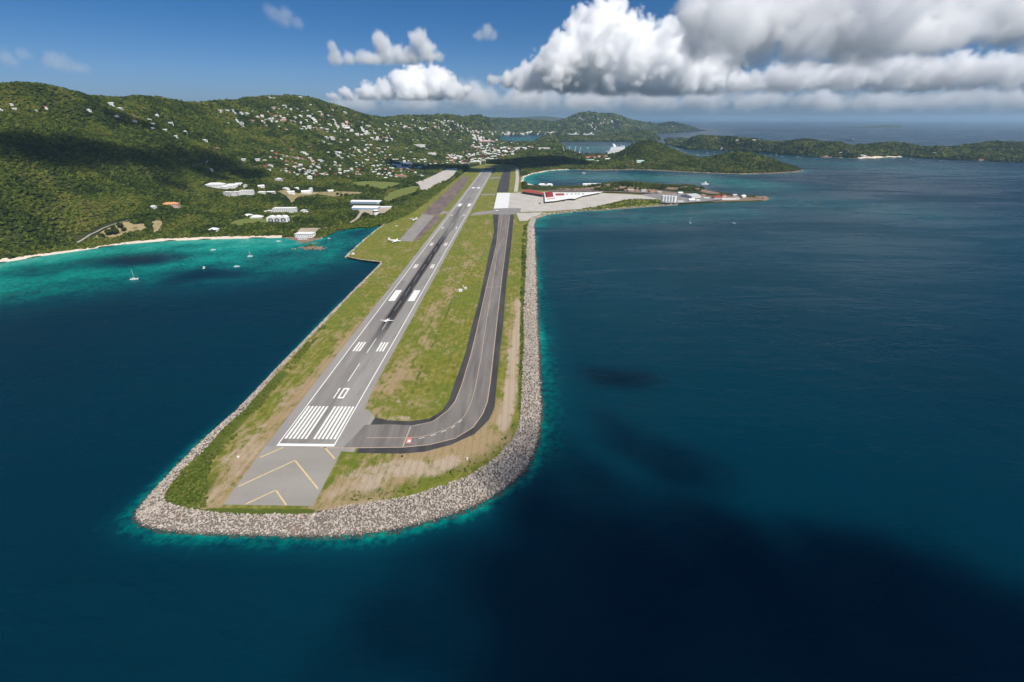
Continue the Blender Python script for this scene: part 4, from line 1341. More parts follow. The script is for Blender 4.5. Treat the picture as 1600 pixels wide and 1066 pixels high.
# spit
for i, x in enumerate((1035.5, 1040, 1044.5, 1049, 1053.5)):
    tp = np.array([*P([(x, 315.2 + .3 * i)], 2.5)[0], 1.5])
    tk = empty('fuel_tank', tp)
    tag(tk, ['leftmost', 'second from left', 'middle', 'second from right', 'rightmost'][i] + ' of five tall white fuel tanks on the spit', 'tank', 'fuel tanks on the spit')
    MB().tube([(-1, 5.3, 5.3, 0), (19, 5.3, 5.3, 0)], 16, axis='z').build('shell', M['white'], tk)
    MB().tube([(19.01, 5.45, 5.45, 0), (20.6, 1, 1, 0)], 16, axis='z').build('roof', M['light_roof'], tk)
    BUILT.append((tp[0], tp[1], 8))
B('spit_hangar', (1079, 309.5), 20, 46, 1, 'grey roofed hangar beside the white fuel tanks', roof='gable', roofc='grey_roof', wall='pale', fh=9, rh=4, yaw=28, win=False)
B('spit_shed', (1080, 315.2), 9, 12, 1, 'small white barrel roofed shed before the grey hangar', roof='gable', roofc='white', fh=5, rh=4)
B('spit_house', (1121, 310), 15, 20, 1, 'red hip roofed building near the tip of the spit', roofc='red_roof', fh=4)
B('spit_house', (1138, 312.3), 22, 8, 1, 'long white shed right of the red roofed building on the spit', roof='flat', roofc='white', win=False)
B('spit_house', (1160, 308.5), 11, 14, 1, 'pale gabled shed nearest the rocky point', roof='gable', roofc='light_roof', yaw=40)
B('spit_house', (1063, 316.5), 9, 8, 1, 'low white hut at the foot of the fuel tanks', roof='flat', roofc='white')
B('spit_house', (1005, 299), 7, 8, 1, 'small grey shed under the cut slope', roof='gable', roofc='grey_roof')
for (px, wp, d, rf, rc, wl, yaw, lb) in [
    ((1018, 300.5), 8, 10, 'gable', 'brown_roof', 'tan', 10, 'brown roofed shed at the foot of the spit ridge, left of the tanks'), ((1030, 301.5), 7, 10, 'flat', 'pale', 'pale', 0, 'grey flat shed behind the leftmost fuel tank'),
    ((1062, 303.5), 8, 12, 'gable', 'light_roof', 'white', 20, 'white gabled store behind the grey hangar'), ((1098, 306.8), 7, 10, 'hip', 'brown_roof', 'tan', 12, 'brown hip roofed hut between hangar and red roof'),
    ((1104, 311.5), 8, 9, 'flat', 'white', 'white', -5, 'white box store left of the red roofed building'), ((1130, 307.8), 8, 10, 'gable', 'red_roof', 'cream', 25, 'small red gabled house behind the long white shed'),
    ((1147, 306.8), 7, 9, 'gable', 'grey_roof', 'pale', 15, 'grey gabled hut behind the pale gabled shed'), ((1152, 312), 6, 7, 'flat', 'white', 'white', 0, 'white box at the right end of the long white shed'),
    ((985, 298.5), 9, 9, 'flat', 'pale', 'tan', 4, 'tan low building under the orange cut slope'), ((1090, 315), 7, 7, 'hip', 'white', 'white', 8, 'white hip roofed hut on the shore right of the barrel shed')]:
    B('spit_shed', px, wp, d, 1, lb, roof=rf, roofc=rc, wall=wl, yaw=yaw, fh=4)
# parked cars
CARS = []
for c_ in ('white', 'steel', 'maroon', 'dark', 'blue_grey'):
    mb = MB().box(-.9, .9, -2.2, 2.2, .35, .95, 0)
    mb.add([(-.85, -1.6, .95), (.85, -1.6, .95), (.85, 1.1, .95), (-.85, 1.1, .95), (-.7, -1.2, 1.5), (.7, -1.2, 1.5), (.7, .4, 1.5), (-.7, .4, 1.5)], [(4, 5, 6, 7), (0, 1, 5, 4), (1, 2, 6, 5), (2, 3, 7, 6), (3, 0, 4, 7)], 1)
    for sg in (-1, 1):
        for y0 in (-1.4, 1.4):
            mb.box(sg * .86 - .1, sg * .86 + .1, y0 - .33, y0 + .33, 0, .66, 2)
    CARS.append((c_, mb.mesh('car', [M[c_], M['glass'], M['dark']])))
ONAME = 'first second third fourth fifth sixth seventh eighth ninth tenth eleventh twelfth thirteenth fourteenth fifteenth sixteenth'.split()
for row, (y0, y1, nm) in enumerate([(297.8, 298.2, 'rear row'), (299.2, 300.8, 'front row')]):
    for i in range(16):
        x = 872 + i * 9.2 + hr_.uniform(-2, 2)
        p2 = P([(x, y0 + (y1 - y0) * i / 15)], ZR)[0]
        c_, me_ = CARS[int(hr_.integers(0, 5))]
        o = link('car', me_)
        o.location = (p2[0], p2[1], ZR + .97)
        o.rotation_euler = (0, 0, hr_.uniform(-.15, .15))
        o.scale = (1.15,) * 3
        tag(o, ({'steel': 'silver', 'maroon': 'dark red', 'blue_grey': 'blue grey'}.get(c_, c_)) + ' car in the ' + nm + ' of the terminal car park, ' + ONAME[i] + ' from left', 'car', 'cars parked behind the terminal')
# port and town blocks
for (px, wp, d, fl, rf, rc, wl, yaw, lb) in [
    ((922, 247.3), 16, 40, 2, 'gable', 'red_roof', 'cream', 6, 'left red roofed dock shed by the cruise ship'), ((941, 246.6), 16, 40, 2, 'gable', 'pink', 'cream', 8, 'right pink roofed dock shed by the cruise ship'),
    ((920, 249.5), 24, 30, 1, 'flat', 'white', 'white', 4, 'long white warehouse in front of the dock sheds'), ((894, 244.5), 18, 30, 1, 'gable', 'green_roof', 'pale', 0, 'pale green roofed warehouse left of the docks'),
    ((921, 251.7), 14, 30, 1, 'gable', 'green_roof', 'pale', 4, 'pale green roofed shed below the white warehouse'), ((950, 250), 14, 25, 1, 'hip', 'white', 'cream', 5, 'white roofed store right of the dock sheds'),
    ((1000, 253.5), 12, 26, 1, 'gable', 'green_roof', 'white', 3, 'pale roofed shed at the foot of the wooded cone hill'), ((933, 253), 6, 14, 1, 'gable', 'white', 'white', 0, 'small white store below the warehouse row'),
    ((628, 263.5), 17, 38, 1, 'gable', 'light_roof', 'pale', 5, 'large pale roofed store in the shaded trees left of the cargo yard'), ((634, 256.5), 18, 34, 1, 'hip', 'grey_roof', 'pale', -6, 'grey hip roofed hall above the shaded trees'),
    ((648, 264.5), 14, 30, 1, 'gable', 'grey_roof', 'pale', 8, 'grey roofed store in the shaded trees'), ((626, 277.5), 18, 30, 2, 'hip', 'brown_roof', 'tan', -4, 'brown roofed block left of the cargo yard'),
    ((657, 276.5), 12, 22, 1, 'hip', 'grey_roof', 'pale', 4, 'grey hip roofed shed behind the cargo yard'), ((727, 257.5), 14, 40, 2, 'flat', 'white', 'pale', 3, 'white box warehouse at the far end of the cargo yard'),
    ((745, 255.5), 14, 40, 2, 'gable', 'grey_roof', 'pale', 3, 'grey warehouse beyond the end of the runway'), ((765, 250.5), 14, 50, 2, 'gable', 'white', 'white', 5, 'long white store beyond the end of the runway'),
    ((790, 246), 14, 60, 2, 'gable', 'pink', 'cream', 3, 'pink roofed store between the runway and the town'), ((805, 240.5), 12, 60, 2, 'gable', 'red_roof', 'cream', 6, 'red roofed store at the edge of the dark wooded hill'),
    ((784, 238.5), 20, 60, 2, 'flat', 'white', 'white', 2, 'broad white flat roofed market hall near the town'), ((760, 232), 22, 60, 3, 'flat', 'white', 'cream', 0, 'long cream block in the town'),
    ((650, 229), 28, 30, 3, 'flat', 'white', 'white', 3, 'long white apartment block on the mid slope'), ((675, 243), 12, 30, 4, 'flat', 'white', 'white', 15, 'tall white apartment tower cluster above the town'),
    ((850, 233.5), 18, 60, 3, 'flat', 'white', 'white', 5, 'white stepped office block on the low green rise'), ((860, 241), 16, 50, 2, 'flat', 'cream', 'cream', 5, 'cream block below the white stepped office block'),
    ((815, 232), 14, 70, 2, 'gable', 'red_roof', 'pale', 0, 'red roofed block by the harbour front'), ((755, 222.5), 26, 90, 2, 'gable', 'pink', 'pink', 0, 'long pink roofed quarter by the harbour')]:
    B('warehouse' if fl < 3 else 'apartment_block', px, wp, d, fl, lb, roof=rf, roofc=rc, wall=wl, yaw=yaw, win=fl >= 2)

# ------------------------------------------------------------------ houses
HV = []
for vi, (wl, rc, rk, asp, hh) in enumerate([('white', 'light_roof', 'hip', .7, .42), ('white', 'white', 'flat', .6, .50), ('cream', 'red_roof', 'hip', .65, .38), ('white', 'grey_roof', 'gable', .7, .42), ('cream', 'light_roof', 'gable', .6, .46), ('pale', 'brown_roof', 'hip', .75, .40), ('white', 'light_roof', 'gable', .8, .62), ('pink', 'white', 'hip', .7, .45)]):
    mb = MB()
    mb.box(-.5, .5, -asp / 2, asp / 2, -.5, hh, 0)
    if rk == 'flat':
        mb.box(-.53, .53, -asp / 2 - .03, asp / 2 + .03, hh + .002, hh + .05, 1)
        mb.box(-.2, .3, -asp / 4, asp / 4, hh + .05, hh + .25, 0)
    else:
        n0 = len(mb.v)
        mb.hip(1, asp, hh + .012, .2, over=.06, gable=rk == 'gable', m=1)
        mb.v[n0:] = [(a, b_, c_ if c_ > hh else hh + .002) for a, b_, c_ in mb.v[n0:]]
    for r_ in (.1, .32):
        if r_ + .1 < hh:
            for i in range(4):
                cx = -.38 + i * .25
                mb.box(cx, cx + .13, -asp / 2 - .012, -asp / 2 + .01, r_, r_ + .11, 2)
            for sgn in (-1, 1):
                mb.box(sgn * .5 - .012, sgn * .5 + .012, -.12, .12, r_, r_ + .11, 2)
    HV.append(mb.mesh('house', [M[wl], M[rc], M['glass']]))
LOOK = ['white house with pale hip roof', 'white flat roofed house', 'cream house with red roof', 'white house with grey gable', 'cream house with pale gable', 'brown roofed house', 'tall white gabled house', 'pink walled house']
c8 = lambda l: [(330 + a / 5.926, 140 + b_ / 5.926) for a, b_ in l]
UP = c8([(440, 86), (540, 86), (575, 95), (825, 80), (850, 78), (890, 78), (610, 140), (675, 163), (585, 177), (580, 205), (350, 187), (85, 213), (150, 210), (195, 203), (275, 235), (330, 237), (385, 213), (215, 233), (545, 230), (600, 253), (645, 255), (795, 190), (920, 160), (1110, 197), (1235, 227), (1005, 220), (1010, 245), (1360, 310), (1400, 313), (1460, 310), (1480, 280), (1520, 283)])
MID = c8([(145, 285), (215, 275), (235, 295), (150, 325), (275, 325), (290, 350), (430, 275), (375, 300), (485, 315), (545, 290), (610, 310), (675, 303), (735, 300), (675, 280), (470, 370), (655, 355), (775, 267), (825, 260), (910, 265), (945, 275), (1000, 293), (960, 295), (1130, 290), (1085, 335), (1155, 347), (1235, 353), (860, 357), (835, 380), (905, 355), (960, 357), (1020, 370), (1070, 387), (985, 387), (1160, 390), (1250, 395), (1295, 403), (1450, 350), (1065, 460), (1115, 460), (1190, 495), (1035, 490), (1100, 520), (1320, 550), (1165, 595), (1375, 590), (740, 565), (855, 605), (435, 595)])
LOW = c8([(565, 580), (600, 605), (660, 620), (700, 630), (650, 655), (595, 640), (750, 640), (795, 645), (830, 650), (545, 640), (305, 660), (435, 660), (500, 670), (510, 720), (550, 717), (540, 750), (915, 650), (945, 685), (1010, 670), (1025, 685), (980, 725), (830, 710), (770, 730), (700, 705), (640, 760), (715, 770), (770, 780), (800, 795), (820, 755), (850, 750), (880, 775), (870, 795), (910, 760), (945, 795), (980, 800), (1020, 795), (1070, 800), (1150, 790), (1190, 785), (1230, 780), (1270, 770), (1305, 765), (1355, 775), (1380, 745), (1410, 720), (1340, 695), (1360, 690), (1430, 665), (1460, 660), (1475, 695), (915, 827), (630, 850), (1540, 815), (1510, 775), (1300, 620), (1265, 630), (1215, 645), (1150, 715)])
EAST = c8([(1560, 375), (1590, 405), (1430, 425), (1450, 415), (1390, 435), (1350, 425), (1290, 490), (1330, 475), (1380, 485), (1440, 470), (1490, 460), (1440, 520), (1360, 520), (1500, 555), (1580, 595), (1510, 620), (1540, 645)])
LEFT = [(a / 3.33, 100 + b_ / 3.33) for a, b_ in [(3, 250), (60, 220), (80, 240), (95, 262), (185, 250), (238, 236), (465, 248), (580, 218), (625, 242), (745, 238), (690, 275), (820, 275), (775, 298), (800, 318), (795, 345), (860, 353), (890, 315), (965, 360), (915, 387), (1068, 408), (1130, 443), (1270, 505), (1098, 560), (608, 278), (695, 303)]]


def poisson(poly, n_, sep, seed):
    r_ = np.random.default_rng(seed)
    poly = np.array(poly, float)
    out = []
    tries = 0
    while len(out) < n_ and tries < 20000:
        tries += 1
        c_ = r_.uniform(poly.min(0), poly.max(0))
        if not inside(c_[None], poly)[0]:
            continue
        if all(((c_ - o_) ** 2 * np.array([1, 2.2])).sum() > sep * sep for o_ in out):
            out.append(c_)
    return [tuple(o_) for o_ in out]


TOWN = poisson([(575, 208), (600, 196), (640, 200), (680, 215), (715, 222), (745, 230), (750, 240), (720, 252), (690, 256), (640, 246), (600, 252), (585, 240)], 95, 6.2, 4)
hr = np.random.default_rng(12)
big = {(470, 370): 2.0, (1085, 335): 2.1, (1155, 347): 2.0, (1235, 353): 2.2, (1065, 460): 1.6, (1115, 460): 1.5, (915, 827): 1.5, (630, 850): 1.5}
bigpx = [np.array(c8([k_])[0]) for k_ in big]
bigv = list(big.values())


ORD = 'first second third fourth fifth sixth seventh eighth ninth tenth eleventh twelfth thirteenth fourteenth fifteenth sixteenth seventeenth eighteenth nineteenth twentieth'.split()
ORD += ['twenty-' + o_ for o_ in ORD[:9]] + ['thirtieth'] + ['thirty-' + o_ for o_ in ORD[:9]]


def houses(lst, where, grp, wmin, wmax, weights=None):
    P3 = hit(lst)
    pw = np.array(weights or [.18, .14, .17, .17, .11, .13, .06, .04])
    made = {}
    for (px, p3) in zip(lst, P3):
        vi = hr.choice(8, p=pw / pw.sum())
        s_ = hr.uniform(wmin, wmax) * .88 * mpp(p3[1])
        for bp, bvv in zip(bigpx, bigv):
            if np.hypot(px[0] - bp[0], px[1] - bp[1]) < .6:
                s_ *= bvv
                vi = 2 if bvv == 2.0 and px[0] < 420 else 1
        s_ = float(np.clip(s_, 9, 60))
        o = link('house', HV[vi])
        o.location = p3
        o.rotation_euler = (0, 0, hr.uniform(-.6, .6))
        o.scale = (s_, s_, float(np.clip(s_ * .75, 6.5, 14)))
        tag(o, None, 'house', grp)
        made.setdefault(vi, []).append((px[0], len(made), o))
        BUILT.append((p3[0], p3[1], s_ * .5 + 1))
    for vi, ls in made.items():
        for i, (_, _, o) in enumerate(sorted(ls, key=lambda q_: q_[0])):
            o['label'] = LOOK[vi] + ' ' + where + (', %s from left' % ORD[i] if len(ls) > 1 else '')


houses(LEFT, 'on the dark left hillside', 'houses on the left hillside', 5, 8)
houses(UP, 'just below the hilltop', 'houses under the skyline', 4.5, 7.5)
houses(MID, 'halfway up the hill', 'houses halfway up the hill', 4.5, 8)
houses(LOW, 'in the lower village', 'houses of the lower village', 4.2, 7.5)
houses(EAST, 'on the eastern shoulder', 'houses on the eastern shoulder', 4, 7)
houses(TOWN, 'in the town', 'houses of the town', 3.2, 6.0)
houses([(1178, 220.5), (1152, 220), (1120, 217), (1262, 221.5), (1270, 223), (1320, 229), (1330, 237), (1325, 239), (1312, 241), (1345, 244), (1350, 245.5), (1440, 233), (1450, 235), (1471, 235.5), (1493, 244), (1460, 241), (1532, 250.5), (1580, 247), (1583, 249.5), (1416, 228), (1128, 233.5), (1007, 223.3), (1015, 223.8)], 'on the long island', 'houses on the long island', 4.2, 7.5)


def far_town(name, lst, wmin, wmax, label):
    P3 = hit(lst)
    vs, fs, ms = [], [], []
    mats_ = ['white', 'cream', 'red_roof', 'light_roof', 'pink', 'pale']
    mb = MB()
    for p3 in P3:
        s_ = hr.uniform(wmin, wmax) * mpp(p3[1])
        d_ = s_ * hr.uniform(.5, .9)
        h2 = s_ * hr.uniform(.45, .8)
        a, b_ = hr.choice([0, 1, 5, 4], p=[.55, .25, .12, .08]), hr.choice([2, 3, 0], p=[.22, .43, .35])
        x, y, z = p3
        mb.box(x - s_ / 2, x + s_ / 2, y - d_ / 2, y + d_ / 2, z - 5, z + h2, a)
        n0 = len(mb.v)
        mb.hip(s_, d_, h2 + .3, s_ * .18, over=.8, m=b_)
        mb.v[n0:] = [(q0 + x, q1 + y, q2 + z) for q0, q1, q2 in mb.v[n0:]]
        BUILT.append((x, y, s_ * .6))
    o = mb.build(name, [M[m0] for m0 in mats_])
    tag(o, label, 'town', kind='stuff')


far_town('slope_cottages', poisson([(430, 258), (470, 245), (520, 240), (560, 228), (600, 230), (610, 262), (590, 272), (540, 278), (480, 276), (440, 272)], 90, 5.0, 21), 2.4, 4.6, 'scattered pale cottages filling the lower slopes')
far_town('upper_cottages', poisson([(400, 180), (440, 170), (500, 178), (560, 195), (600, 202), (640, 210), (600, 226), (540, 222), (470, 208), (410, 198)], 75, 6.0, 22), 2.0, 4.2, 'scattered pale cottages among the trees of the upper slopes')
far_town('distant_town', poisson([(600, 196), (640, 188), (700, 190), (745, 205), (775, 214), (775, 224), (720, 222), (660, 210)], 190, 3.4, 8), 1.8, 3.8, 'distant white houses of the town climbing the hills')
far_town('waterfront_town', poisson([(740, 226), (775, 222), (800, 226), (835, 227), (830, 236), (800, 240), (770, 246), (700, 252), (690, 246), (735, 238)], 250, 3.1, 9), 2.4, 5.0, 'crowded pale and red roofs of the harbour town')
far_town('runway_end_town', poisson([(690, 259), (712, 250), (740, 243), (770, 236), (800, 232), (815, 237), (800, 246), (775, 252), (735, 258)], 120, 4.4, 31), 3.0, 5.6, 'packed pale buildings beyond the far end of the runway')
far_town('valley_houses', poisson([(590, 256), (640, 247), (688, 257), (660, 268), (640, 276), (600, 281), (585, 270)], 70, 4.6, 41), 2.8, 5.0, 'pale houses among the trees of the valley left of the cargo yard')
far_town('hill_houses', poisson([(885, 204), (905, 186), (930, 184), (960, 188), (1000, 198), (1050, 198), (1075, 204), (1010, 208), (940, 210)], 170, 2.8, 10), 1.6, 3.0, 'tiny white houses covering the far cone shaped hill')
far_town('shore_houses', poisson([(765, 209.5), (850, 208.5), (880, 209), (880, 212), (850, 210.4), (765, 211.8)], 90, 1.8, 11), 2.2, 4.0, 'row of pale houses along the far harbour shore')

# ------------------------------------------------------------------ vegetation
def crown_mesh(name, seed, nleaf, ls, mat, flat_=.8, sub=True):
    r_ = np.random.default_rng(seed)
    v = ico_v * (1 + r_.uniform(-.18, .18, (12, 1))) * np.array([.78, .78, .78 * flat_])
    vs, fs = [v], [ico_f]
    n0 = 12
    d = r_.normal(size=(nleaf, 3))
    d /= np.linalg.norm(d, axis=1)[:, None]
    d[:, 2] = np.where(d[:, 2] < -.35, -d[:, 2], d[:, 2])
    lump = 1 + .22 * np.sin(d[:, 0] * 4 + seed) * np.cos(d[:, 1] * 5 - seed) + r_.uniform(-.18, .12, nleaf)
    c = d * lump[:, None] * .88 * np.array([1, 1, flat_])
    nn = d + r_.normal(0, .55, (nleaf, 3))
    nn /= np.linalg.norm(nn, axis=1)[:, None]
    a = np.cross(nn, r_.normal(size=(nleaf, 3)))
    a /= np.linalg.norm(a, axis=1)[:, None]
    b_ = np.cross(nn, a)
    s_ = ls * r_.uniform(.6, 1.3, (nleaf, 1))
    q_ = np.stack([c + a * s_, c + b_ * s_ * .8, c - a * s_, c - b_ * s_ * .8], 1).reshape(-1, 3)
    i0 = n0 + np.arange(nleaf)[:, None] * 4
    fs.append(np.concatenate([i0 + np.array([[0, 1, 2]]), i0 + np.array([[0, 2, 3]])]))
    me = arrmesh(name, np.concatenate([v, q_]), np.concatenate(fs))
    me.materials.append(mat)
    return me


CROWN = {}
for kind_, mat_ in (('leaf', M['leaf']), ('bush', M['bush'])):
    CROWN[kind_] = [bpy.data.objects.new('crown_source', crown_mesh('crown', 20 + i, 90, .30, mat_, (.75, .95, .65)[i])) for i in range(3)]


def scatter(name, pos, scl, kind_, label, cat='forest', tint_=None):
    n_ = len(pos)
    me = bpy.data.meshes.new(name)
    me.vertices.add(n_)
    me.vertices.foreach_set('co', np.ascontiguousarray(pos, np.float32).ravel())
    attr(me, 'scl', scl)
    attr(me, 'rotz', rng.uniform(0, 6.28, n_))
    attr(me, 'tint', rng.uniform(.15, .8, n_) if tint_ is None else tint_)
    pk_ = me.attributes.new('pick', 'INT', 'POINT')
    pk_.data.foreach_set('value', rng.integers(0, 3, n_).astype(np.int32))
    me.update()
    o = link(name, me)
    g = bpy.data.node_groups.new('scatter_' + name, 'GeometryNodeTree')
    g.interface.new_socket('Geometry', in_out='INPUT', socket_type='NodeSocketGeometry')
    g.interface.new_socket('Geometry', in_out='OUTPUT', socket_type='NodeSocketGeometry')
    N, l = g.nodes, g.links.new
    gi, go = N.new('NodeGroupInput'), N.new('NodeGroupOutput')
    jn = N.new('GeometryNodeJoinGeometry')
    for src in CROWN[kind_]:
        oi = N.new('GeometryNodeObjectInfo')
        oi.inputs['Object'].default_value = src
        oi.inputs['As Instance'].default_value = True
        l(oi.outputs['Geometry'], jn.inputs[0])
    ip = N.new('GeometryNodeInstanceOnPoints')
    ip.inputs['Pick Instance'].default_value = True

    def na(nm, t):
        n2 = N.new('GeometryNodeInputNamedAttribute')
        n2.data_type = t
        n2.inputs[0].default_value = nm
        return n2.outputs[0]
    cx = N.new('ShaderNodeCombineXYZ')
    l(na('rotz', 'FLOAT'), cx.inputs[2])
    l(gi.outputs[0], ip.inputs['Points'])
    l(jn.outputs[0], ip.inputs['Instance'])
    l(na('pick', 'INT'), ip.inputs['Instance Index'])
    l(cx.outputs[0], ip.inputs['Rotation'])
    l(na('scl', 'FLOAT'), ip.inputs['Scale'])
    l(ip.outputs[0], go.inputs[0])
    o.modifiers.new('scatter', 'NODES').node_group = g
    tag(o, label, cat, kind='stuff')
    return o


BL = np.array(BUILT)


def clear_of(pts, polys=True):
    ok = sdist(pts, AIRP) < -5
    if polys:
        for e in EXCL:
            e = np.asarray(e)
            lo, hi = e.min(0), e.max(0)
            m_ = ok & (pts[:, 0] > lo[0]) & (pts[:, 0] < hi[0]) & (pts[:, 1] > lo[1]) & (pts[:, 1] < hi[1])
            if m_.any():
                ii = np.where(m_)[0]
                ok[ii[inside(pts[ii], e)]] = False
    for (bx, by, br) in BL:
        # keep the building and the view down to it from the bay side free
        m_ = (np.abs(pts[:, 0] - bx) < br) & (pts[:, 1] > by - br * 1.15) & (pts[:, 1] < by + br)
        ok &= ~m_
    return ok


MANGROVE = [(540, 357), (553, 357.5), (585, 354.5), (601, 352.5), (640, 336), (666, 318.5), (700, 290.5), (692, 286), (664, 300), (640, 311), (622, 324), (604, 337), (570, 345), (548, 352)]
EXCL.append(P(MANGROVE, 1.5))


def forest(patch, name, label, bands, inset=3.0, minz=.9):
    allp, alls, allt = [], [], []
    for (y0, y1, s_) in bands:
        xs = np.arange(patch.xs[0], patch.xs[-1], s_)
        ys = np.arange(max(y0, patch.ys[0]), min(y1, patch.ys[-1]), s_)
        if len(ys) < 1:
            continue
        X, Y = np.meshgrid(xs, ys)
        pt = np.stack([X.ravel(), Y.ravel()], 1) + rng.uniform(-.5, .5, (X.size, 2)) * s_
        px, _ = to_px(pt[:, 0], pt[:, 1], np.zeros(len(pt)))
        pt = pt[(px > -110) & (px < 1740)]
        z = patch.samp(patch.Z, pt[:, 0], pt[:, 1])
        sd = patch.samp(patch.sd, pt[:, 0], pt[:, 1])
        rk = patch.samp(patch.rk, pt[:, 0], pt[:, 1])
        e = 10.0
        zx = (patch.samp(patch.Z, pt[:, 0] + e, pt[:, 1]) - z) / e
        zy = (patch.samp(patch.Z, pt[:, 0], pt[:, 1] + e) - z) / e
        nv = np.stack([-zx, -zy, np.ones_like(zx)], 1)
        nv /= np.linalg.norm(nv, axis=1)[:, None]
        tc = np.stack([-pt[:, 0], -pt[:, 1], CAMZ - z], 1)
        tc /= np.linalg.norm(tc, axis=1)[:, None]
        ok = (sd > inset) & (z > minz) & ((nv * tc).sum(1) > -.12) & (rng.uniform(0, 1, len(pt)) > rk * .9)
        pt, z = pt[ok], z[ok]
        ok = clear_of(pt)
        pt, z = pt[ok], z[ok]
        g = fbm(pt[:, 0], pt[:, 1], 40, 3, 77)
        ok = rng.uniform(0, 1, len(pt)) < np.clip(.72 + (g - .35) * 2, .55, 1)
        pt, z = pt[ok], z[ok]
        sc_ = s_ * rng.uniform(.42, 1.05, len(pt)) * (.7 + .7 * fbm(pt[:, 0], pt[:, 1], 25, 2, 5))
        allp.append(np.concatenate([pt, (z + sc_ * .35)[:, None]], 1))
        alls.append(sc_)
        allt.append(np.clip(.45 + (fbm(pt[:, 0], pt[:, 1], 70, 3, 8) - .5) * 1.2 + rng.normal(0, .2, len(pt)), .02, .98))
    p_, s2, t2 = np.concatenate(allp), np.concatenate(alls), np.concatenate(allt)
    return scatter(name, p_, s2, 'leaf', label, tint_=t2)


forest(main, 'hillside_forest', 'dense green forest covering the main hills', [(480, 1500, 5.3), (1500, 2100, 6.6), (2100, 3000, 8.8), (3000, 4200, 13), (4200, 6000, 19), (6000, 9600, 30)])
forest(spit, 'spit_scrub', 'dark scrub on the ridge of the spit', [(1380, 2000, 5.5)], inset=5, minz=6.5)
forest(isle, 'island_forest', 'green woods on the long island ridge', [(2900, 4700, 14), (4700, 6000, 22)], inset=5)
forest(hass, 'harbour_island_forest', 'dark woods on the low harbour island', [(5000, 7400, 24)], inset=5)
forest(far, 'harbour_hill_forest', 'hazy woods on the far harbour hills', [(7000, 10600, 36)], inset=5)


def thicket(name, px, n_, smin, smax, label, z=None, exb=True):
    w_ = P(px, ZR if z is None else z)
    lo, hi = w_.min(0), w_.max(0)
    pt = rng.uniform(lo, hi, (n_ * 4, 2))
    pt = pt[inside(pt, w_)]
    g = fbm(pt[:, 0], pt[:, 1], 14, 3, 31)
    pt = pt[rng.uniform(0, 1, len(pt)) < np.clip((g - .34) * 5, 0, 1)][:n_]
    s_ = rng.uniform(smin, smax, len(pt))
    zz = np.full(len(pt), ZR) if z is None else np.maximum(height(pt[:, 0], pt[:, 1]), z)
    return scatter(name, np.concatenate([pt, (zz + s_ * .3)[:, None]], 1), s_, 'bush', label, 'bushes')


thicket('inlet_mangrove', MANGROVE, 3600, 2.2, 4.6, 'bright green mangrove between the inlet and the runway', z=1.5)
thicket('shore_bushes', [(503, 372), (528, 360.5), (553, 356.5), (548, 351), (530, 355), (510, 360), (497, 364), (495, 371)], 300, 1.8, 3.6, 'green bushes along the shore of the inlet', z=1.2)
thicket('beach_bushes', [(118, 391), (160, 384.5), (200, 378), (245, 373.5), (300, 371), (380, 369), (440, 368), (440, 364), (380, 364.5), (300, 366), (250, 368), (200, 372), (150, 377), (125, 382)], 700, 1.8, 4.0, 'row of green bushes behind the left beach', z=1.5)
thicket('point_bushes', [(258, 775), (285, 737), (312, 712), (330, 722), (322, 760), (322, 793), (290, 791), (263, 784)], 520, .7, 1.7, 'low green bushes at the left point of the airfield')
thicket('edge_bushes', [(313, 711), (345, 675), (384, 641), (443, 575), (505, 509), (512, 509), (455, 578), (400, 646), (362, 690), (330, 722)], 700, .5, 1.2, 'low green bushes along the left edge of the airfield')
thicket('front_bushes', [(545, 783), (560, 766), (600, 768), (640, 757), (690, 742), (740, 716), (775, 700), (800, 665), (812, 655), (803, 684), (775, 715), (733, 743), (683, 760), (640, 772), (600, 780)], 330, .3, .9, 'low bushes behind the armour rocks at the runway end')
thicket('wall_bushes', [(813, 470), (815, 440), (815, 400), (816, 370), (819, 352), (824, 350), (823, 381), (821, 431), (818.5, 482)], 420, .9, 2.0, 'dark green bushes along the right sea wall')
thicket('wall_grass_bushes', [(809, 655), (812, 600), (813, 540), (814, 480), (818, 482), (818, 560), (816, 616), (815, 650)], 320, .4, 1.0, 'low scrub between dirt track and armour rocks')
thicket('spit_bushes', [(905, 327.5), (935, 322), (960, 317), (975, 312.5), (1000, 311), (1035, 314), (1040, 318), (1000, 322), (950, 326.5), (905, 329.5)], 700, 1.0, 2.4, 'green bushes between the apron and the sea wall')
thicket('islet_bushes', [(476, 386), (486, 383), (497, 386), (488, 389.5)], 60, 1.0, 2.2, 'bushes on top of the rocky islet', z=1.5)
thicket('beach_road_bushes', [(810, 299), (812, 285), (813, 268), (822, 264), (818, 275), (815, 283), (825, 290), (880, 291), (940, 289.5), (940, 295), (880, 297.5), (830, 294)], 700, 1.5, 3.4, 'bushes and palms around the curved beach', z=1.6)

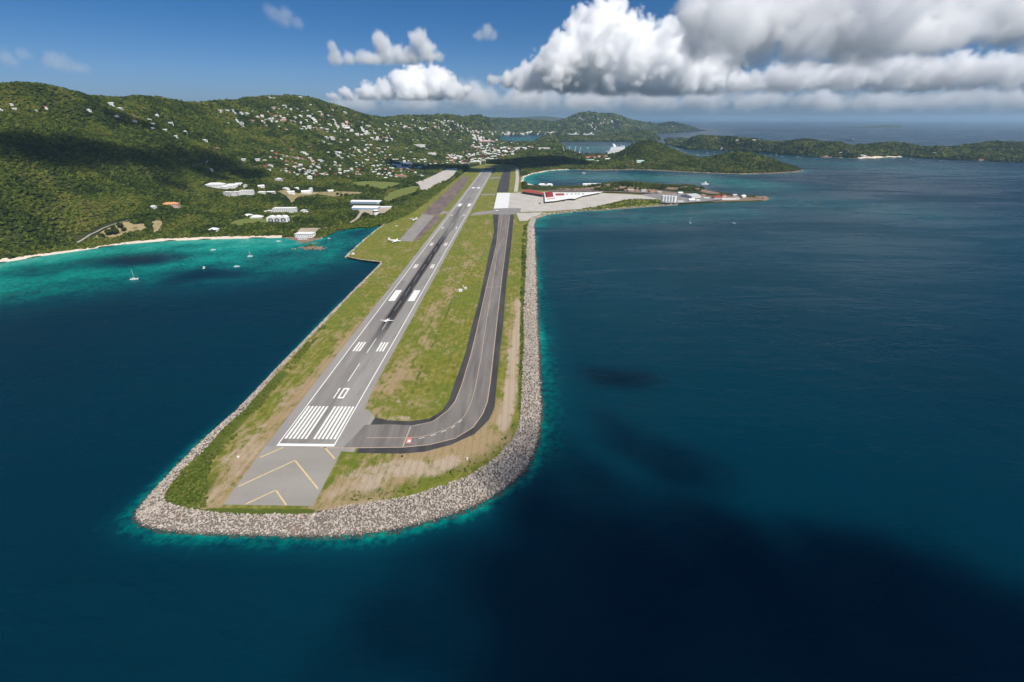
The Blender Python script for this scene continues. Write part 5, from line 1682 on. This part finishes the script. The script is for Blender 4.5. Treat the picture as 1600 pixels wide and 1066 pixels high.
# single trees
TM = crown_mesh('crown', 5, 420, .17, M['tree'], .85)
TT = MB().tube([(-.6, .11, .11, 0), (.2, .075, .075, 0), (.75, .05, .05, 0)], 7, axis='z')
for a in range(4):
    TT.bar((0, 0, .35), (math.cos(a * 1.6) * .45, math.sin(a * 1.6) * .45, .85), .025)
TT = TT.mesh('trunk', M['bark'])
for (lst, where, grp) in [([(557, 295.5), (568, 298.5), (575, 294), (583, 299), (563, 296), (590, 303), (601, 302)], 'at the near edge of the bright mown field', 'trees by the mown field'),
                          ([(606, 321.5), (616, 318), (630, 313), (598, 322.5)], 'right of the long white sheds', 'trees by the sheds'),
                          ([(172, 369), (182, 367), (178, 359.5), (189, 357), (195, 362), (160, 373)], 'standing in the dry clearing behind the beach', 'trees of the dry clearing'),
                          ([(534, 308), (542, 309.5), (528, 306)], 'standing in the long straw coloured clearing', 'trees of the long clearing')]:
    ordn = ['first', 'second', 'third', 'fourth', 'fifth', 'sixth', 'seventh']
    rank = {p_: i for i, p_ in enumerate(sorted(lst))}
    for p_, p3 in zip(lst, hit(lst)):
        s_ = rng.uniform(5.0, 7.5)
        t = empty('tree', p3, rng.uniform(0, 6), s_)
        tag(t, 'round dark green tree ' + where + ', ' + ordn[rank[p_]] + ' from left', 'tree', grp)
        link('trunk', TT, t)
        c_ = link('crown', TM, t)
        c_.location = (0, 0, 1.05)

# ------------------------------------------------------------------ aircraft
def airplane(loc, heading, span, label, high=False, z=0.0):
    """built for a 17 m span, nose along +y"""
    o = empty('airplane', (loc[0], loc[1], z), heading, span / 17)
    tag(o, label, 'airplane')
    cz = 1.7
    fu = MB()
    fu.tube([(-6.6, .12, .15, cz + .75), (-5.2, .42, .45, cz + .45), (-3, .75, .8, cz + .15), (0, .9, .95, cz), (3, .9, .95, cz), (4.6, .8, .8, cz - .05), (5.8, .5, .5, cz - .2), (6.5, .1, .1, cz - .3)], 12, axis='y')
    fo = fu.build('fuselage', M['white'], o)
    MB().tube([(4.4, .62, .3, cz + .50), (5.0, .55, .28, cz + .42), (5.4, .35, .16, cz + .30)], 8, axis='y').build('cockpit_window', M['glass'], fo)
    wz = cz + .75 if high else cz - .45
    for sg in (-1, 1):
        wv_ = [(sg * .5, -.3, wz), (sg * .5, 2.0, wz), (sg * 8.5, .9, wz + .5), (sg * 8.5, -.2, wz + .5)]
        t_ = [(x, y, zz + .22) for x, y, zz in wv_[:2]] + [(x, y, zz + .08) for x, y, zz in wv_[2:]]
        fa = [(0, 1, 2, 3), (7, 6, 5, 4), (0, 4, 5, 1), (1, 5, 6, 2), (2, 6, 7, 3), (3, 7, 4, 0)]
        MB().add(wv_ + t_, fa if sg < 0 else [q_[::-1] for q_ in fa]).build('wing', M['white'], o)
        tl = [(0, -6.4, cz + 1.1), (0, -5.2, cz + 1.1), (sg * 2.9, -5.7, cz + 1.15), (sg * 2.9, -6.4, cz + 1.15)]
        t2 = [(x, y, zz + .12) for x, y, zz in tl]
        MB().add(tl + t2, fa if sg < 0 else [q_[::-1] for q_ in fa]).build('tailplane', M['white'], o)
        en = MB()
        en.tube([(-.6, .15, .2, wz + .1), (.6, .42, .42, wz + .12), (2.6, .42, .42, wz + .12), (3.1, .2, .2, wz + .12)], 10, axis='y')
        en.v = [(x + sg * 2.7, y, zz) for x, y, zz in en.v]
        eo = en.build('engine', M['white'], o)
        pr = MB()
        for a in range(3):
            an = a * 2.094 + .4
            pr.bar((sg * 2.7, 3.14, wz + .12), (sg * 2.7 + math.cos(an) * 1.15, 3.14, wz + .12 + math.sin(an) * 1.15), .07)
        pr.build('propeller', M['dark'], eo)
        MB().bar((sg * 2.5, .6, .3), (sg * 2.5, .6, wz), .09).build('landing_leg', M['steel'], o)
        MB().tube([(sg * 2.5 - .14, .33, .33, .33), (sg * 2.5 + .14, .33, .33, .33)], 10, axis='x').build('wheel', M['dark'], o)
    MB().add([(-.1, -6.6, cz + .6), (-.1, -4.4, cz + .7), (-.1, -5.6, cz + 3.0), (-.1, -6.7, cz + 3.0), (.1, -6.6, cz + .6), (.1, -4.4, cz + .7), (.1, -5.6, cz + 3.0), (.1, -6.7, cz + 3.0)], [(0, 1, 2, 3), (7, 6, 5, 4), (0, 4, 5, 1), (1, 5, 6, 2), (2, 6, 7, 3), (3, 7, 4, 0)]).build('fin', M['white'], o)
    nw = MB().tube([(-.12, .28, .28, .28), (.12, .28, .28, .28)], 10, axis='x')
    nw.v = [(x, y + 4.6, zz) for x, y, zz in nw.v]
    nw.bar((0, 4.6, .3), (0, 4.6, cz - .5), .08)
    nw.build('nose_wheel', M['dark'], o)
    return o


airplane(P([(604.5, 503)], ZR)[0], YAW + R(-3), 17.5, 'white twin propeller airplane rolling out on the runway', z=ZR + .12)
airplane(P([(617, 378.5)], ZR)[0], R(-96), 34, 'large white propeller airliner parked nose right at the end of the ramp', z=ZR)
airplane(P([(648, 345)], ZR)[0], R(160), 27, 'white airplane parked on the upper part of the disused ramp', True, z=ZR)
airplane(P([(620, 354)], ZR)[0], R(-60), 10, 'small white light airplane on the grass beside the ramp', True, z=ZR)
airplane(P([(742, 331.5)], ZR)[0] + np.array([60, 10]), R(90), 14, 'small pale airplane taxiing on the link to the apron', True, z=ZR + .1)

# equipment on the grass and by the pavement
for (nm, px, w_, d, h2, wl, rf, lb) in [('equipment_hut', (719.5, 455), 5.5, 4, 2.6, 'white', 'light_roof', 'larger white equipment hut on the grass between runway and taxiway'), ('equipment_hut', (727.5, 451.5), 3.2, 3, 2.4, 'white', 'light_roof', 'smaller white equipment hut right of the larger one on the grass'),
                                        ('equipment_hut', (552, 397.5), 5, 4, 2.4, 'white', 'white', 'white hut alone at the left corner of the airfield'), ('equipment_box', (372.5, 714.5), 1.3, 1.0, .8, 'white', 'white', 'small white box in the dry grass left of the blast pad'), ('equipment_box', (628.5, 714), 1.4, .5, 1.2, 'dark', 'dark', 'black sign box on the grass below the hold line'),
                                        ('equipment_box', (730, 719), .9, .6, 2.0, 'white', 'white', 'thin white marker box on the grass below the taxiway curve')]:
    p2 = P([px], ZR)[0]
    e = empty(nm, (p2[0], p2[1], ZR), R(8))
    tag(e, lb, 'hut' if 'hut' in nm else 'box')
    MB().box(-w_ / 2, w_ / 2, -d / 2, d / 2, 0, h2).build('body', M[wl], e)
    MB().box(-w_ / 2 - .12, w_ / 2 + .12, -d / 2 - .12, d / 2 + .12, h2 + .003, h2 + .16).build('lid', M[rf], e)
    if 'hut' in nm:
        MB().box(-.5, .5, -d / 2 - .05, -d / 2 + .02, .05, 2.1).build('door', M['steel'], e)
p2 = P([(724, 450.5)], ZR)[0]
e = empty('antenna_mast', (p2[0], p2[1], ZR))
tag(e, 'thin lattice antenna mast between the two equipment huts', 'mast')
mb = MB()
for a in range(3):
    mb.bar((math.cos(a * 2.1) * .6, math.sin(a * 2.1) * .6, 0), (math.cos(a * 2.1) * .2, math.sin(a * 2.1) * .2, 5), .09)
mb.build('mast', M['steel'], e)
for zz in (2, 3.3, 4.6):
    MB().box(-1.2, 1.2, -.15, .15, zz, zz + .35).build('antenna', M['white'], e)

# vehicles on the apron
for (px, c_, lb) in [((834.5, 320.5), 'white', 'white van on the middle of the apron'), ((843, 318.5), 'dark', 'dark van near the terminal corner on the apron'), ((881, 315.5), 'pink', 'red and white tug in front of the terminal roof'), ((912, 326), 'white', 'white truck at the seaward edge of the apron'), ((697, 268.5), 'white', 'white truck in the shaded part of the cargo yard'), ((661, 284), 'dark', 'dark truck on the left part of the cargo yard')]:
    p2 = hit([px])[0] if px[0] < 750 else np.array([*P([px], ZR)[0], ZR + .1])
    v_ = empty('service_van', (p2[0], p2[1], p2[2] + (.9 if px[0] < 750 else 0)), R(70), 1.2)
    tag(v_, lb, 'vehicle')
    MB().box(-1, 1, -2.6, 2.6, .45, 1.4).box(-.95, .95, -2.6, 1.3, 1.403, 2.3).build('body', M[c_], v_)
    MB().box(-.97, .97, .4, 1.34, 1.5, 2.1).build('window', M['glass'], v_)
    for sx_i in (-1, 1):
        for sy_i in (-1.7, 1.7):
            wh = MB().tube([(sx_i * .9 - .12, .42, .42, .42), (sx_i * .9 + .12, .42, .42, .42)], 10, axis='x')
            wh.v = [(x, y + sy_i, zz) for x, y, zz in wh.v]
            wh.build('wheel', M['dark'], v_)


# ------------------------------------------------------------------ boats and ships
def hull(L, W_, H_, flare=.15):
    mb = MB()
    st = [(-.5, .75), (-.3, .95), (0, 1), (.25, .8), (.4, .45), (.5, .03)]
    v_, f_ = [], []
    for (t, w2) in st:
        a = W_ / 2 * w2
        sh2 = H_ * (1 + .35 * max(t, 0) * 2)
        v_ += [(-a, t * L, sh2), (-a * (.8 - flare), t * L * .96, -.4), (a * (.8 - flare), t * L * .96, -.4), (a, t * L, sh2)]
    for i in range(len(st) - 1):
        for j in range(3):
            f_.append((i * 4 + j, i * 4 + j + 1, i * 4 + 5 + j, i * 4 + 4 + j)[::-1])
        f_.append((i * 4 + 3, i * 4, i * 4 + 4, i * 4 + 7)[::-1])
    f_ += [(0, 1, 2, 3), (20, 23, 22, 21)]
    return mb.add(v_, f_)


def boat(px, L, heading, label, sail=False, cabin=True, name=None):
    p2 = P([px])[0]
    o = empty(name or ('sailboat' if sail else 'motor_boat'), (p2[0], p2[1], .1), R(heading))
    tag(o, label, 'sailboat' if sail else 'boat')
    hull(L, L * .3, L * .10).build('hull', M['white'], o)
    if cabin:
        MB().box(-L * .09, L * .09, -L * .18, L * .12, L * .10, L * .17).build('cabin', M['white'], o)
        MB().box(-L * .093, L * .093, -L * .1, L * .08, L * .12, L * .15).build('window', M['glass'], o)
    if sail:
        MB().bar((0, L * .06, L * .1), (0, L * .03, L * 1.32), .16).build('mast', M['white'], o)
        MB().bar((0, L * .05, L * .26), (0, -L * .38, L * .25), .2).build('boom', M['white'], o)
        MB().bar((0, L * .49, L * .14), (0, L * .035, L * 1.25), .05).build('forestay', M['steel'], o)
    else:
        MB().box(-L * .11, L * .11, -L * .3, -L * .02, L * .235, L * .25).build('roof', M['light_roof'], o)
        MB().box(-L * .1, L * .1, -L * .05, -L * .03, L * .17, L * .235).build('roof_post', M['white'], o)
    return o


boat((210, 437), 12, -70, 'sailboat with bare mast anchored farthest left in the turquoise bay', True)
boat((319, 419), 11, 25, 'white motor yacht at the middle of the bay seen end on')
boat((370, 417), 9, -60, 'white motor boat left of the sailboat near the bay mouth')
boat((391, 401), 9, -65, 'sailboat with bare mast anchored nearest the inlet', True)
boat((333, 391), 9, -62, 'small white motor boat closest to the beach')
boat((435, 377.5), 9, -80, 'small white boat pulled up beside the headland')
boat((514, 373), 6, -70, 'small white boat moored in the inlet by the bushes')
boat((502, 372.5), 7, 80, 'white skiff on the inlet shore')
boat((1078, 349), 11, 5, 'left of two small white boats off the spit', True)
boat((1146, 349.5), 11, 20, 'right of two small white boats off the spit')
boat((912, 271), 20, -70, 'white boat moored in the curved bay')
i = 0
for (x, y) in [(1170, 241), (1182, 242), (1195, 243), (1204, 243), (1213, 243.5), (1222, 245), (1246, 246), (1252, 247.5), (1105, 240), (1116, 241), (1090, 242), (1395, 248.5), (1423, 249), (1470, 252)]:
    boat((x, y), rng.uniform(14, 20), rng.uniform(-90, 90), ['first', 'second', 'third', 'fourth', 'fifth', 'sixth', 'seventh', 'eighth', 'ninth', 'tenth', 'eleventh', 'twelfth', 'thirteenth', 'fourteenth'][sorted([1170, 1182, 1195, 1204, 1213, 1222, 1246, 1252, 1105, 1116, 1090, 1395, 1423, 1470]).index(x)] + ' from left of the tiny boats moored off the long island', i % 2 == 0)['group'] = 'boats moored off the long island'
    i += 1
boat((888, 236.5), 26, -60, 'white boat at the marina quay', True)
boat((918, 231.5), 24, -80, 'white boat anchored in the cruise ship basin')

# passenger ferry off the spit
p2 = P([(1101, 289)])[0]
fr_ = empty('ferry', (p2[0], p2[1], .1), R(-78))
tag(fr_, 'white ferry with raked superstructure beyond the spit', 'ferry')
hull(34, 10, 3.4).build('hull', M['white'], fr_)
MB().box(-4, 4, -13, 7, 3.2, 6.2).build('deck_house', M['white'], fr_)
MB().add([(-3.6, -2, 6.2), (3.6, -2, 6.2), (3.6, 6.5, 6.2), (-3.6, 6.5, 6.2), (-3, -1, 12.5), (3, -1, 12.5), (3, 1.6, 12.5), (-3, 1.6, 12.5)], [(3, 2, 1, 0), (4, 5, 6, 7), (0, 1, 5, 4), (1, 2, 6, 5), (2, 3, 7, 6), (3, 0, 4, 7)]).build('bridge', M['white'], fr_)
MB().box(-4.05, 4.05, -12, 6, 4.4, 5.4).build('window', M['glass'], fr_)


def cruise(px, heading, L, label):
    p2 = P([px])[0]
    o = empty('cruise_ship', (p2[0], p2[1], 0), R(heading), L / 290)
    tag(o, label, 'ship')
    hull(290, 36, 19, .05).build('hull', M['white'], o)
    for d_ in range(9):
        z0 = 19.2 + d_ * 3.6
        y0, y1 = -132 + d_ * 2.2, 98 - d_ * 6
        dk = MB().box(-17.2, 17.2, y0, y1, z0, z0 + 2.2).build('deck', M['white'], o)
        MB().box(-17.0, 17.0, y0 + .8, y1 - .8, z0 + 2.203, z0 + 3.598).build('balcony_row', M['blue_grey'], dk)
    MB().box(-16, 16, 38, 52, 51.8, 57).build('bridge', M['white'], o)
    MB().add([(-8, -70, 51.7), (8, -70, 51.7), (8, -40, 51.7), (-8, -40, 51.7), (-6, -84, 74), (6, -84, 74), (6, -62, 74), (-6, -62, 74)], [(3, 2, 1, 0), (4, 5, 6, 7), (0, 1, 5, 4), (1, 2, 6, 5), (2, 3, 7, 6), (3, 0, 4, 7)]).build('funnel', M['white'], o)
    MB().bar((0, 30, 52), (0, 24, 72), 1.4).bar((0, -15, 52), (0, -19, 68), 1.2).build('mast', M['white'], o)
    for sg in (-1, 1):
        for y0 in range(-100, 60, 20):
            MB().box(sg * 17.4 - .8, sg * 17.4 + .8, y0, y0 + 11, 22.5, 26).build('lifeboat', M['orange'], o)
    return o


cruise((966, 240), -52, 270, 'large white cruise ship berthed at the dock before the wooded hill')
cruise((893, 214.6), 86, 250, 'left cruise ship at the far harbour shore')
cruise((917, 214.8), 86, 260, 'right cruise ship at the far harbour shore')
p2 = P([(1327, 219.6)])[0]
sh3 = empty('cargo_ship', (p2[0], p2[1], 0), R(84))
tag(sh3, 'small dark cargo ship out on the open sea', 'ship')
hull(95, 16, 7).build('hull', M['dark'], sh3)
MB().box(-7, 7, -40, -26, 8, 20).build('deck_house', M['steel'], sh3)
MB().bar((0, 10, 8), (0, 10, 24), .8).build('mast', M['steel'], sh3)
for i, (x, y, lean) in enumerate([(882, 239, -14), (891, 238.5, -10), (898, 238, 8), (905, 239.5, 12)]):
    p3 = P([(x, y)], 3)[0]
    cr = empty('yard_crane', (p3[0], p3[1], 2))
    tag(cr, ['leftmost', 'second from left', 'second from right', 'rightmost'][i] + ' of four white slanting crane booms at the marina', 'crane', 'crane booms at the marina')
    MB().box(-5, 5, -5, 5, 0, 7).build('cab', M['white'], cr)
    MB().bar((0, 0, 6), (lean, 5, 46), 1.5).build('boom', M['white'], cr)
    MB().bar((-lean * .3, 3, 7), (lean * .7, 4, 34), .6).build('stay', M['steel'], cr)

# ------------------------------------------------------------------ clouds
CLOUD_M = {}


def cloud_mat(dens, g_=-.1):
    k_ = (round(dens, 5), g_)
    if k_ not in CLOUD_M:
        m = bpy.data.materials.new('cloud')
        m.use_nodes = True
        t = m.node_tree
        t.nodes.clear()
        mo, vp = t.nodes.new('ShaderNodeOutputMaterial'), t.nodes.new('ShaderNodeVolumePrincipled')
        vp.inputs['Color'].default_value = (1, 1, 1, 1)
        vp.inputs['Density'].default_value = dens
        vp.inputs['Anisotropy'].default_value = g_
        t.links.new(vp.outputs[0], mo.inputs['Volume'])
        CLOUD_M[k_] = m
    return CLOUD_M[k_]


def cloud(name, C, R_, zb, vox, dens, label, amp=.55, nscale=900.0, sharp=5.0, depth=.8, flatten=1.0):
    C, R_ = np.array(C), np.array(R_)
    pad_ = R_[:, None] * np.array([1, depth, flatten]) * 1.4
    lo, hi = (C - pad_).min(0), (C + pad_).max(0)
    lo[2] = max(lo[2], zb - vox * 3)
    res = np.clip(np.ceil((hi - lo) / vox).astype(int), 8, 420)
    me = bpy.data.meshes.new(name)
    o = link(name, me)
    g = bpy.data.node_groups.new('cloud_nodes', 'GeometryNodeTree')
    g.interface.new_socket('Geometry', in_out='INPUT', socket_type='NodeSocketGeometry')
    g.interface.new_socket('Geometry', in_out='OUTPUT', socket_type='NodeSocketGeometry')
    N, l = g.nodes, g.links.new
    ou = N.new('NodeGroupOutput')
    pos = N.new('GeometryNodeInputPosition').outputs[0]

    def Mt(op, a, b=None, c=None):
        n = N.new('ShaderNodeMath')
        n.operation = op
        for k_, v_ in enumerate((a, b, c)):
            if v_ is None:
                continue
            if isinstance(v_, (int, float)):
                n.inputs[k_].default_value = float(v_)
            else:
                l(v_, n.inputs[k_])
        return n.outputs[0]

    def V(op, a, b):
        n = N.new('ShaderNodeVectorMath')
        n.operation = op
        for k_, v_ in enumerate((a, b)):
            if isinstance(v_, tuple):
                n.inputs[k_].default_value = v_
            else:
                l(v_, n.inputs[k_])
        return n.outputs[0]

    def noise(v_, scale, detail, rough):
        n = N.new('ShaderNodeTexNoise')
        l(v_, n.inputs['Vector'])
        n.inputs['Scale'].default_value = scale
        n.inputs['Detail'].default_value = detail
        n.inputs['Roughness'].default_value = rough
        return n
    wv_ = V('MULTIPLY', V('SUBTRACT', noise(pos, 1 / nscale, 2, .5).outputs['Color'], (.5, .5, .5)), (nscale * .6,) * 3)
    wp = V('ADD', pos, wv_)
    f_ = None
    for c, r_ in zip(C, R_):
        s_ = V('MULTIPLY', V('SUBTRACT', wp, tuple(map(float, c))), (1 / r_, 1 / (r_ * depth), 1 / (r_ * flatten)))
        n = N.new('ShaderNodeVectorMath')
        n.operation = 'LENGTH'
        l(s_, n.inputs[0])
        q_ = Mt('SUBTRACT', 1.0, n.outputs['Value'])
        f_ = q_ if f_ is None else Mt('SMOOTH_MAX', f_, q_, .12)
    b1 = noise(wp, 2.2 / nscale, 7, .68).outputs[0]
    vo = N.new('ShaderNodeTexVoronoi')
    l(wp, vo.inputs['Vector'])
    vo.inputs['Scale'].default_value = 3.2 / nscale
    vo.inputs['Detail'].default_value = 1.0
    vo.feature = 'SMOOTH_F1'
    vo.inputs['Smoothness'].default_value = .3
    f_ = Mt('ADD', f_, Mt('MULTIPLY', Mt('SUBTRACT', b1, .52), amp * 1.6))
    f_ = Mt('ADD', f_, Mt('MULTIPLY', Mt('SUBTRACT', .45, vo.outputs['Distance']), amp * .7))
    sx = N.new('ShaderNodeSeparateXYZ')
    l(pos, sx.inputs[0])
    nb_ = noise(pos, 3 / nscale, 3, .5).outputs[0]
    hz = Mt('DIVIDE', Mt('SUBTRACT', Mt('ADD', sx.outputs[2], Mt('MULTIPLY', Mt('SUBTRACT', nb_, .5), nscale * .35)), float(zb)), nscale * .25)
    c1, c2 = N.new('ShaderNodeClamp'), N.new('ShaderNodeClamp')
    l(hz, c1.inputs[0])
    l(Mt('MULTIPLY', f_, sharp), c2.inputs[0])
    vc = N.new('GeometryNodeVolumeCube')
    l(Mt('MULTIPLY', c1.outputs[0], c2.outputs[0]), vc.inputs['Density'])
    vc.inputs['Min'].default_value = tuple(map(float, lo))
    vc.inputs['Max'].default_value = tuple(map(float, hi))
    for k_, a in enumerate('XYZ'):
        vc.inputs['Resolution ' + a].default_value = int(res[k_])
    sm = N.new('GeometryNodeSetMaterial')
    sm.inputs['Material'].default_value = cloud_mat(dens)
    l(vc.outputs[0], sm.inputs[0])
    l(sm.outputs[0], ou.inputs[0])
    o.modifiers.new('cloud', 'NODES').node_group = g
    tag(o, label, 'cloud', kind='stuff')
    return o


def sky_cloud(name, cores, Y, base, vox, dens, label, dY=0, **kw):
    r_ = np.random.default_rng(len(name) * 7 + len(cores))
    C, R_ = [], []
    for (x, y, r2) in cores:
        yy = Y + r_.uniform(-1, 1) * dY
        C.append(AT(x, y, yy))
        R_.append(r2 / F * yy * 1.08)
    return cloud(name, C, R_, AT(cores[0][0], base, Y)[2], vox, dens, label, **kw)


sky_cloud('cumulus_tower', [(940, 22, 22), (920, 42, 28), (957, 46, 32), (940, 75, 44), (900, 82, 36), (872, 100, 32), (985, 72, 40), (1000, 100, 48), (960, 110, 52), (900, 116, 36), (848, 115, 26), (820, 121, 20), (790, 123, 14), (1040, 90, 42), (1065, 112, 48), (1110, 105, 46), (1030, 128, 34), (770, 126, 9)], 20000, 150, 66, .0065, 'tall bright cumulus cloud towering over the harbour', dY=800, nscale=1300.0, amp=.75, sharp=8.0)
sky_cloud('cumulus_bank', [(625, 126, 16), (650, 128, 22), (680, 133, 25), (706, 140, 18), (600, 143, 18), (573, 148, 15), (540, 151, 12), (520, 153, 8), (640, 148, 25), (725, 146, 12)], 21000, 158, 75, .012, 'white cumulus bank low over the town hills', dY=500, nscale=800.0, amp=.65)
sky_cloud('cloud_deck', [(1085, 25, 36), (1120, 2, 42), (1150, 45, 44), (1205, 25, 48), (1290, 15, 62), (1390, 20, 62), (1480, 12, 58), (1560, 22, 42), (1180, 80, 34), (1250, 72, 42), (1330, 66, 44), (1410, 58, 42), (1485, 50, 36), (1130, 92, 22), (1085, 72, 22), (1555, 58, 24), (1640, 10, 50)], 10000, 108, 56, .0036, 'broad grey based cloud deck filling the upper right sky', dY=900, nscale=1500.0, amp=.95, depth=1.4, sharp=7.0)
sky_cloud('cloud_strip', [(1080, 134, 34), (1150, 130, 40), (1230, 125, 46), (1310, 119, 46), (1390, 116, 50), (1470, 114, 48), (1550, 114, 48), (1640, 116, 50)], 24000, 148, 100, .0032, 'pale strip of cloud along the right horizon', dY=1500, nscale=1500.0, amp=1.0, sharp=5.0, depth=1.2, flatten=.5)
sky_cloud('low_haze_cloud', [(560, 165, 42), (650, 160, 48), (740, 154, 50), (830, 153, 55), (920, 155, 55), (1010, 154, 55), (1100, 155, 50), (1190, 158, 46), (1290, 158, 48), (1390, 157, 50), (1490, 157, 50), (1590, 156, 52), (1690, 156, 52)], 32000, 178, 180, .0012, 'thin hazy cloud layer just above the far hills', dY=1500, nscale=2600.0, amp=1.1, sharp=2.2, depth=1.2, flatten=.36)
sky_cloud('small_cumulus', [(524, 90, 13), (521, 76, 8), (545, 94, 12), (570, 93, 14), (595, 66, 13), (600, 84, 16), (622, 87, 14), (655, 62, 14), (666, 80, 16), (642, 88, 14), (583, 99, 13), (612, 101, 12), (684, 88, 9)], 9000, 104, 28, .010, 'small ragged cumulus cloud with three puffs', dY=100, nscale=320.0, amp=.5, sharp=4.0)
sky_cloud('cloud_puff', [(762, 52, 11), (770, 57, 8), (750, 58, 9)], 9000, 66, 28, .005, 'tiny cloud puff left of the tall cumulus', nscale=250.0, sharp=3.0)
sky_cloud('cloud_wisp', [(425, 22, 13), (445, 27, 15), (464, 38, 11)], 9000, 50, 34, .0016, 'faint cloud wisp high in the blue sky', nscale=300.0, sharp=2.5)
sky_cloud('cloud_wisp', [(80, 95, 13), (102, 100, 16), (130, 109, 12)], 8000, 116, 34, .0018, 'faint grey cloud wisp above the left ridge', nscale=300.0, sharp=2.5)
sky_cloud('cloud_wisp', [(15, 92, 14), (35, 84, 10)], 8000, 108, 34, .0018, 'faint cloud wisp at the left edge of the sky', nscale=300.0, sharp=2.5)


def overhead(name, spots, alt, vox, dens, label, **kw):
    """a cloud above the view, named by where its shade falls on land or water"""
    C, R_ = [], []
    for (x, y, r_) in spots:
        p3 = hit([(x, y)])[0]
        C.append(p3 + SUNV * ((alt - p3[2]) / SUNV[2]))
        R_.append(r_)
    return cloud(name, C, R_, alt - 120, vox, dens, label, **kw)


overhead('overhead_cloud', [(0, 232, 70), (50, 236, 85), (100, 238, 95), (150, 236, 85), (200, 244, 85), (250, 250, 80), (300, 250, 95), (345, 258, 95), (385, 275, 80), (330, 275, 70), (270, 290, 45), (405, 288, 40)], 900, 20, .022, 'cumulus cloud overhead shading the left hillside', amp=.35, nscale=160.0, flatten=.8)
overhead('overhead_cloud', [(185, 186, 50), (210, 192, 55), (235, 200, 50)], 950, 18, .022, 'small cumulus cloud overhead shading the upper hillside', amp=.35, nscale=120.0)
overhead('overhead_cloud', [(630, 262, 120), (660, 264, 130), (700, 263, 120), (735, 266.5, 110), (770, 266, 120), (805, 262, 150), (840, 256, 160), (875, 253, 160), (800, 252, 150)], 950, 30, .05, 'cumulus cloud overhead shading the far end of the runway', amp=.3, nscale=200.0, flatten=.8)
overhead('overhead_cloud', [(720, 1040, 60), (760, 900, 55), (840, 790, 60), (850, 720, 42), (900, 850, 80), (930, 760, 55), (1000, 950, 90), (1100, 880, 70), (1200, 990, 100), (1400, 1040, 110), (1350, 900, 60), (1580, 980, 90), (1000, 1080, 90), (850, 1000, 80), (1050, 720, 45), (960, 690, 38), (828, 700, 34), (805, 725, 32), (780, 750, 26)], 800, 16, .02, 'large cumulus cloud overhead shading the near water', amp=.7, nscale=170.0, flatten=.8)
overhead('overhead_cloud', [(945, 590, 24), (975, 592, 24), (1000, 590, 16)], 800, 14, .03, 'small cloud overhead dimming a patch of water', amp=.35, nscale=80.0)

# ------------------------------------------------------------------ haze
mb = MB().box(-76000, 76000, -76000, 76000, -12, 520)
hz = bpy.data.materials.new('haze')
hz.use_nodes = True
t = hz.node_tree
t.nodes.clear()
mo, vp = t.nodes.new('ShaderNodeOutputMaterial'), t.nodes.new('ShaderNodeVolumePrincipled')
vp.inputs['Color'].default_value = (.56, .80, 1, 1)
vp.inputs['Density'].default_value = .000033
vp.inputs['Anisotropy'].default_value = .2
t.links.new(vp.outputs[0], mo.inputs['Volume'])
ho = mb.build('haze', hz)
tag(ho, 'thin sea haze filling the air over the bay', 'haze', kind='stuff')
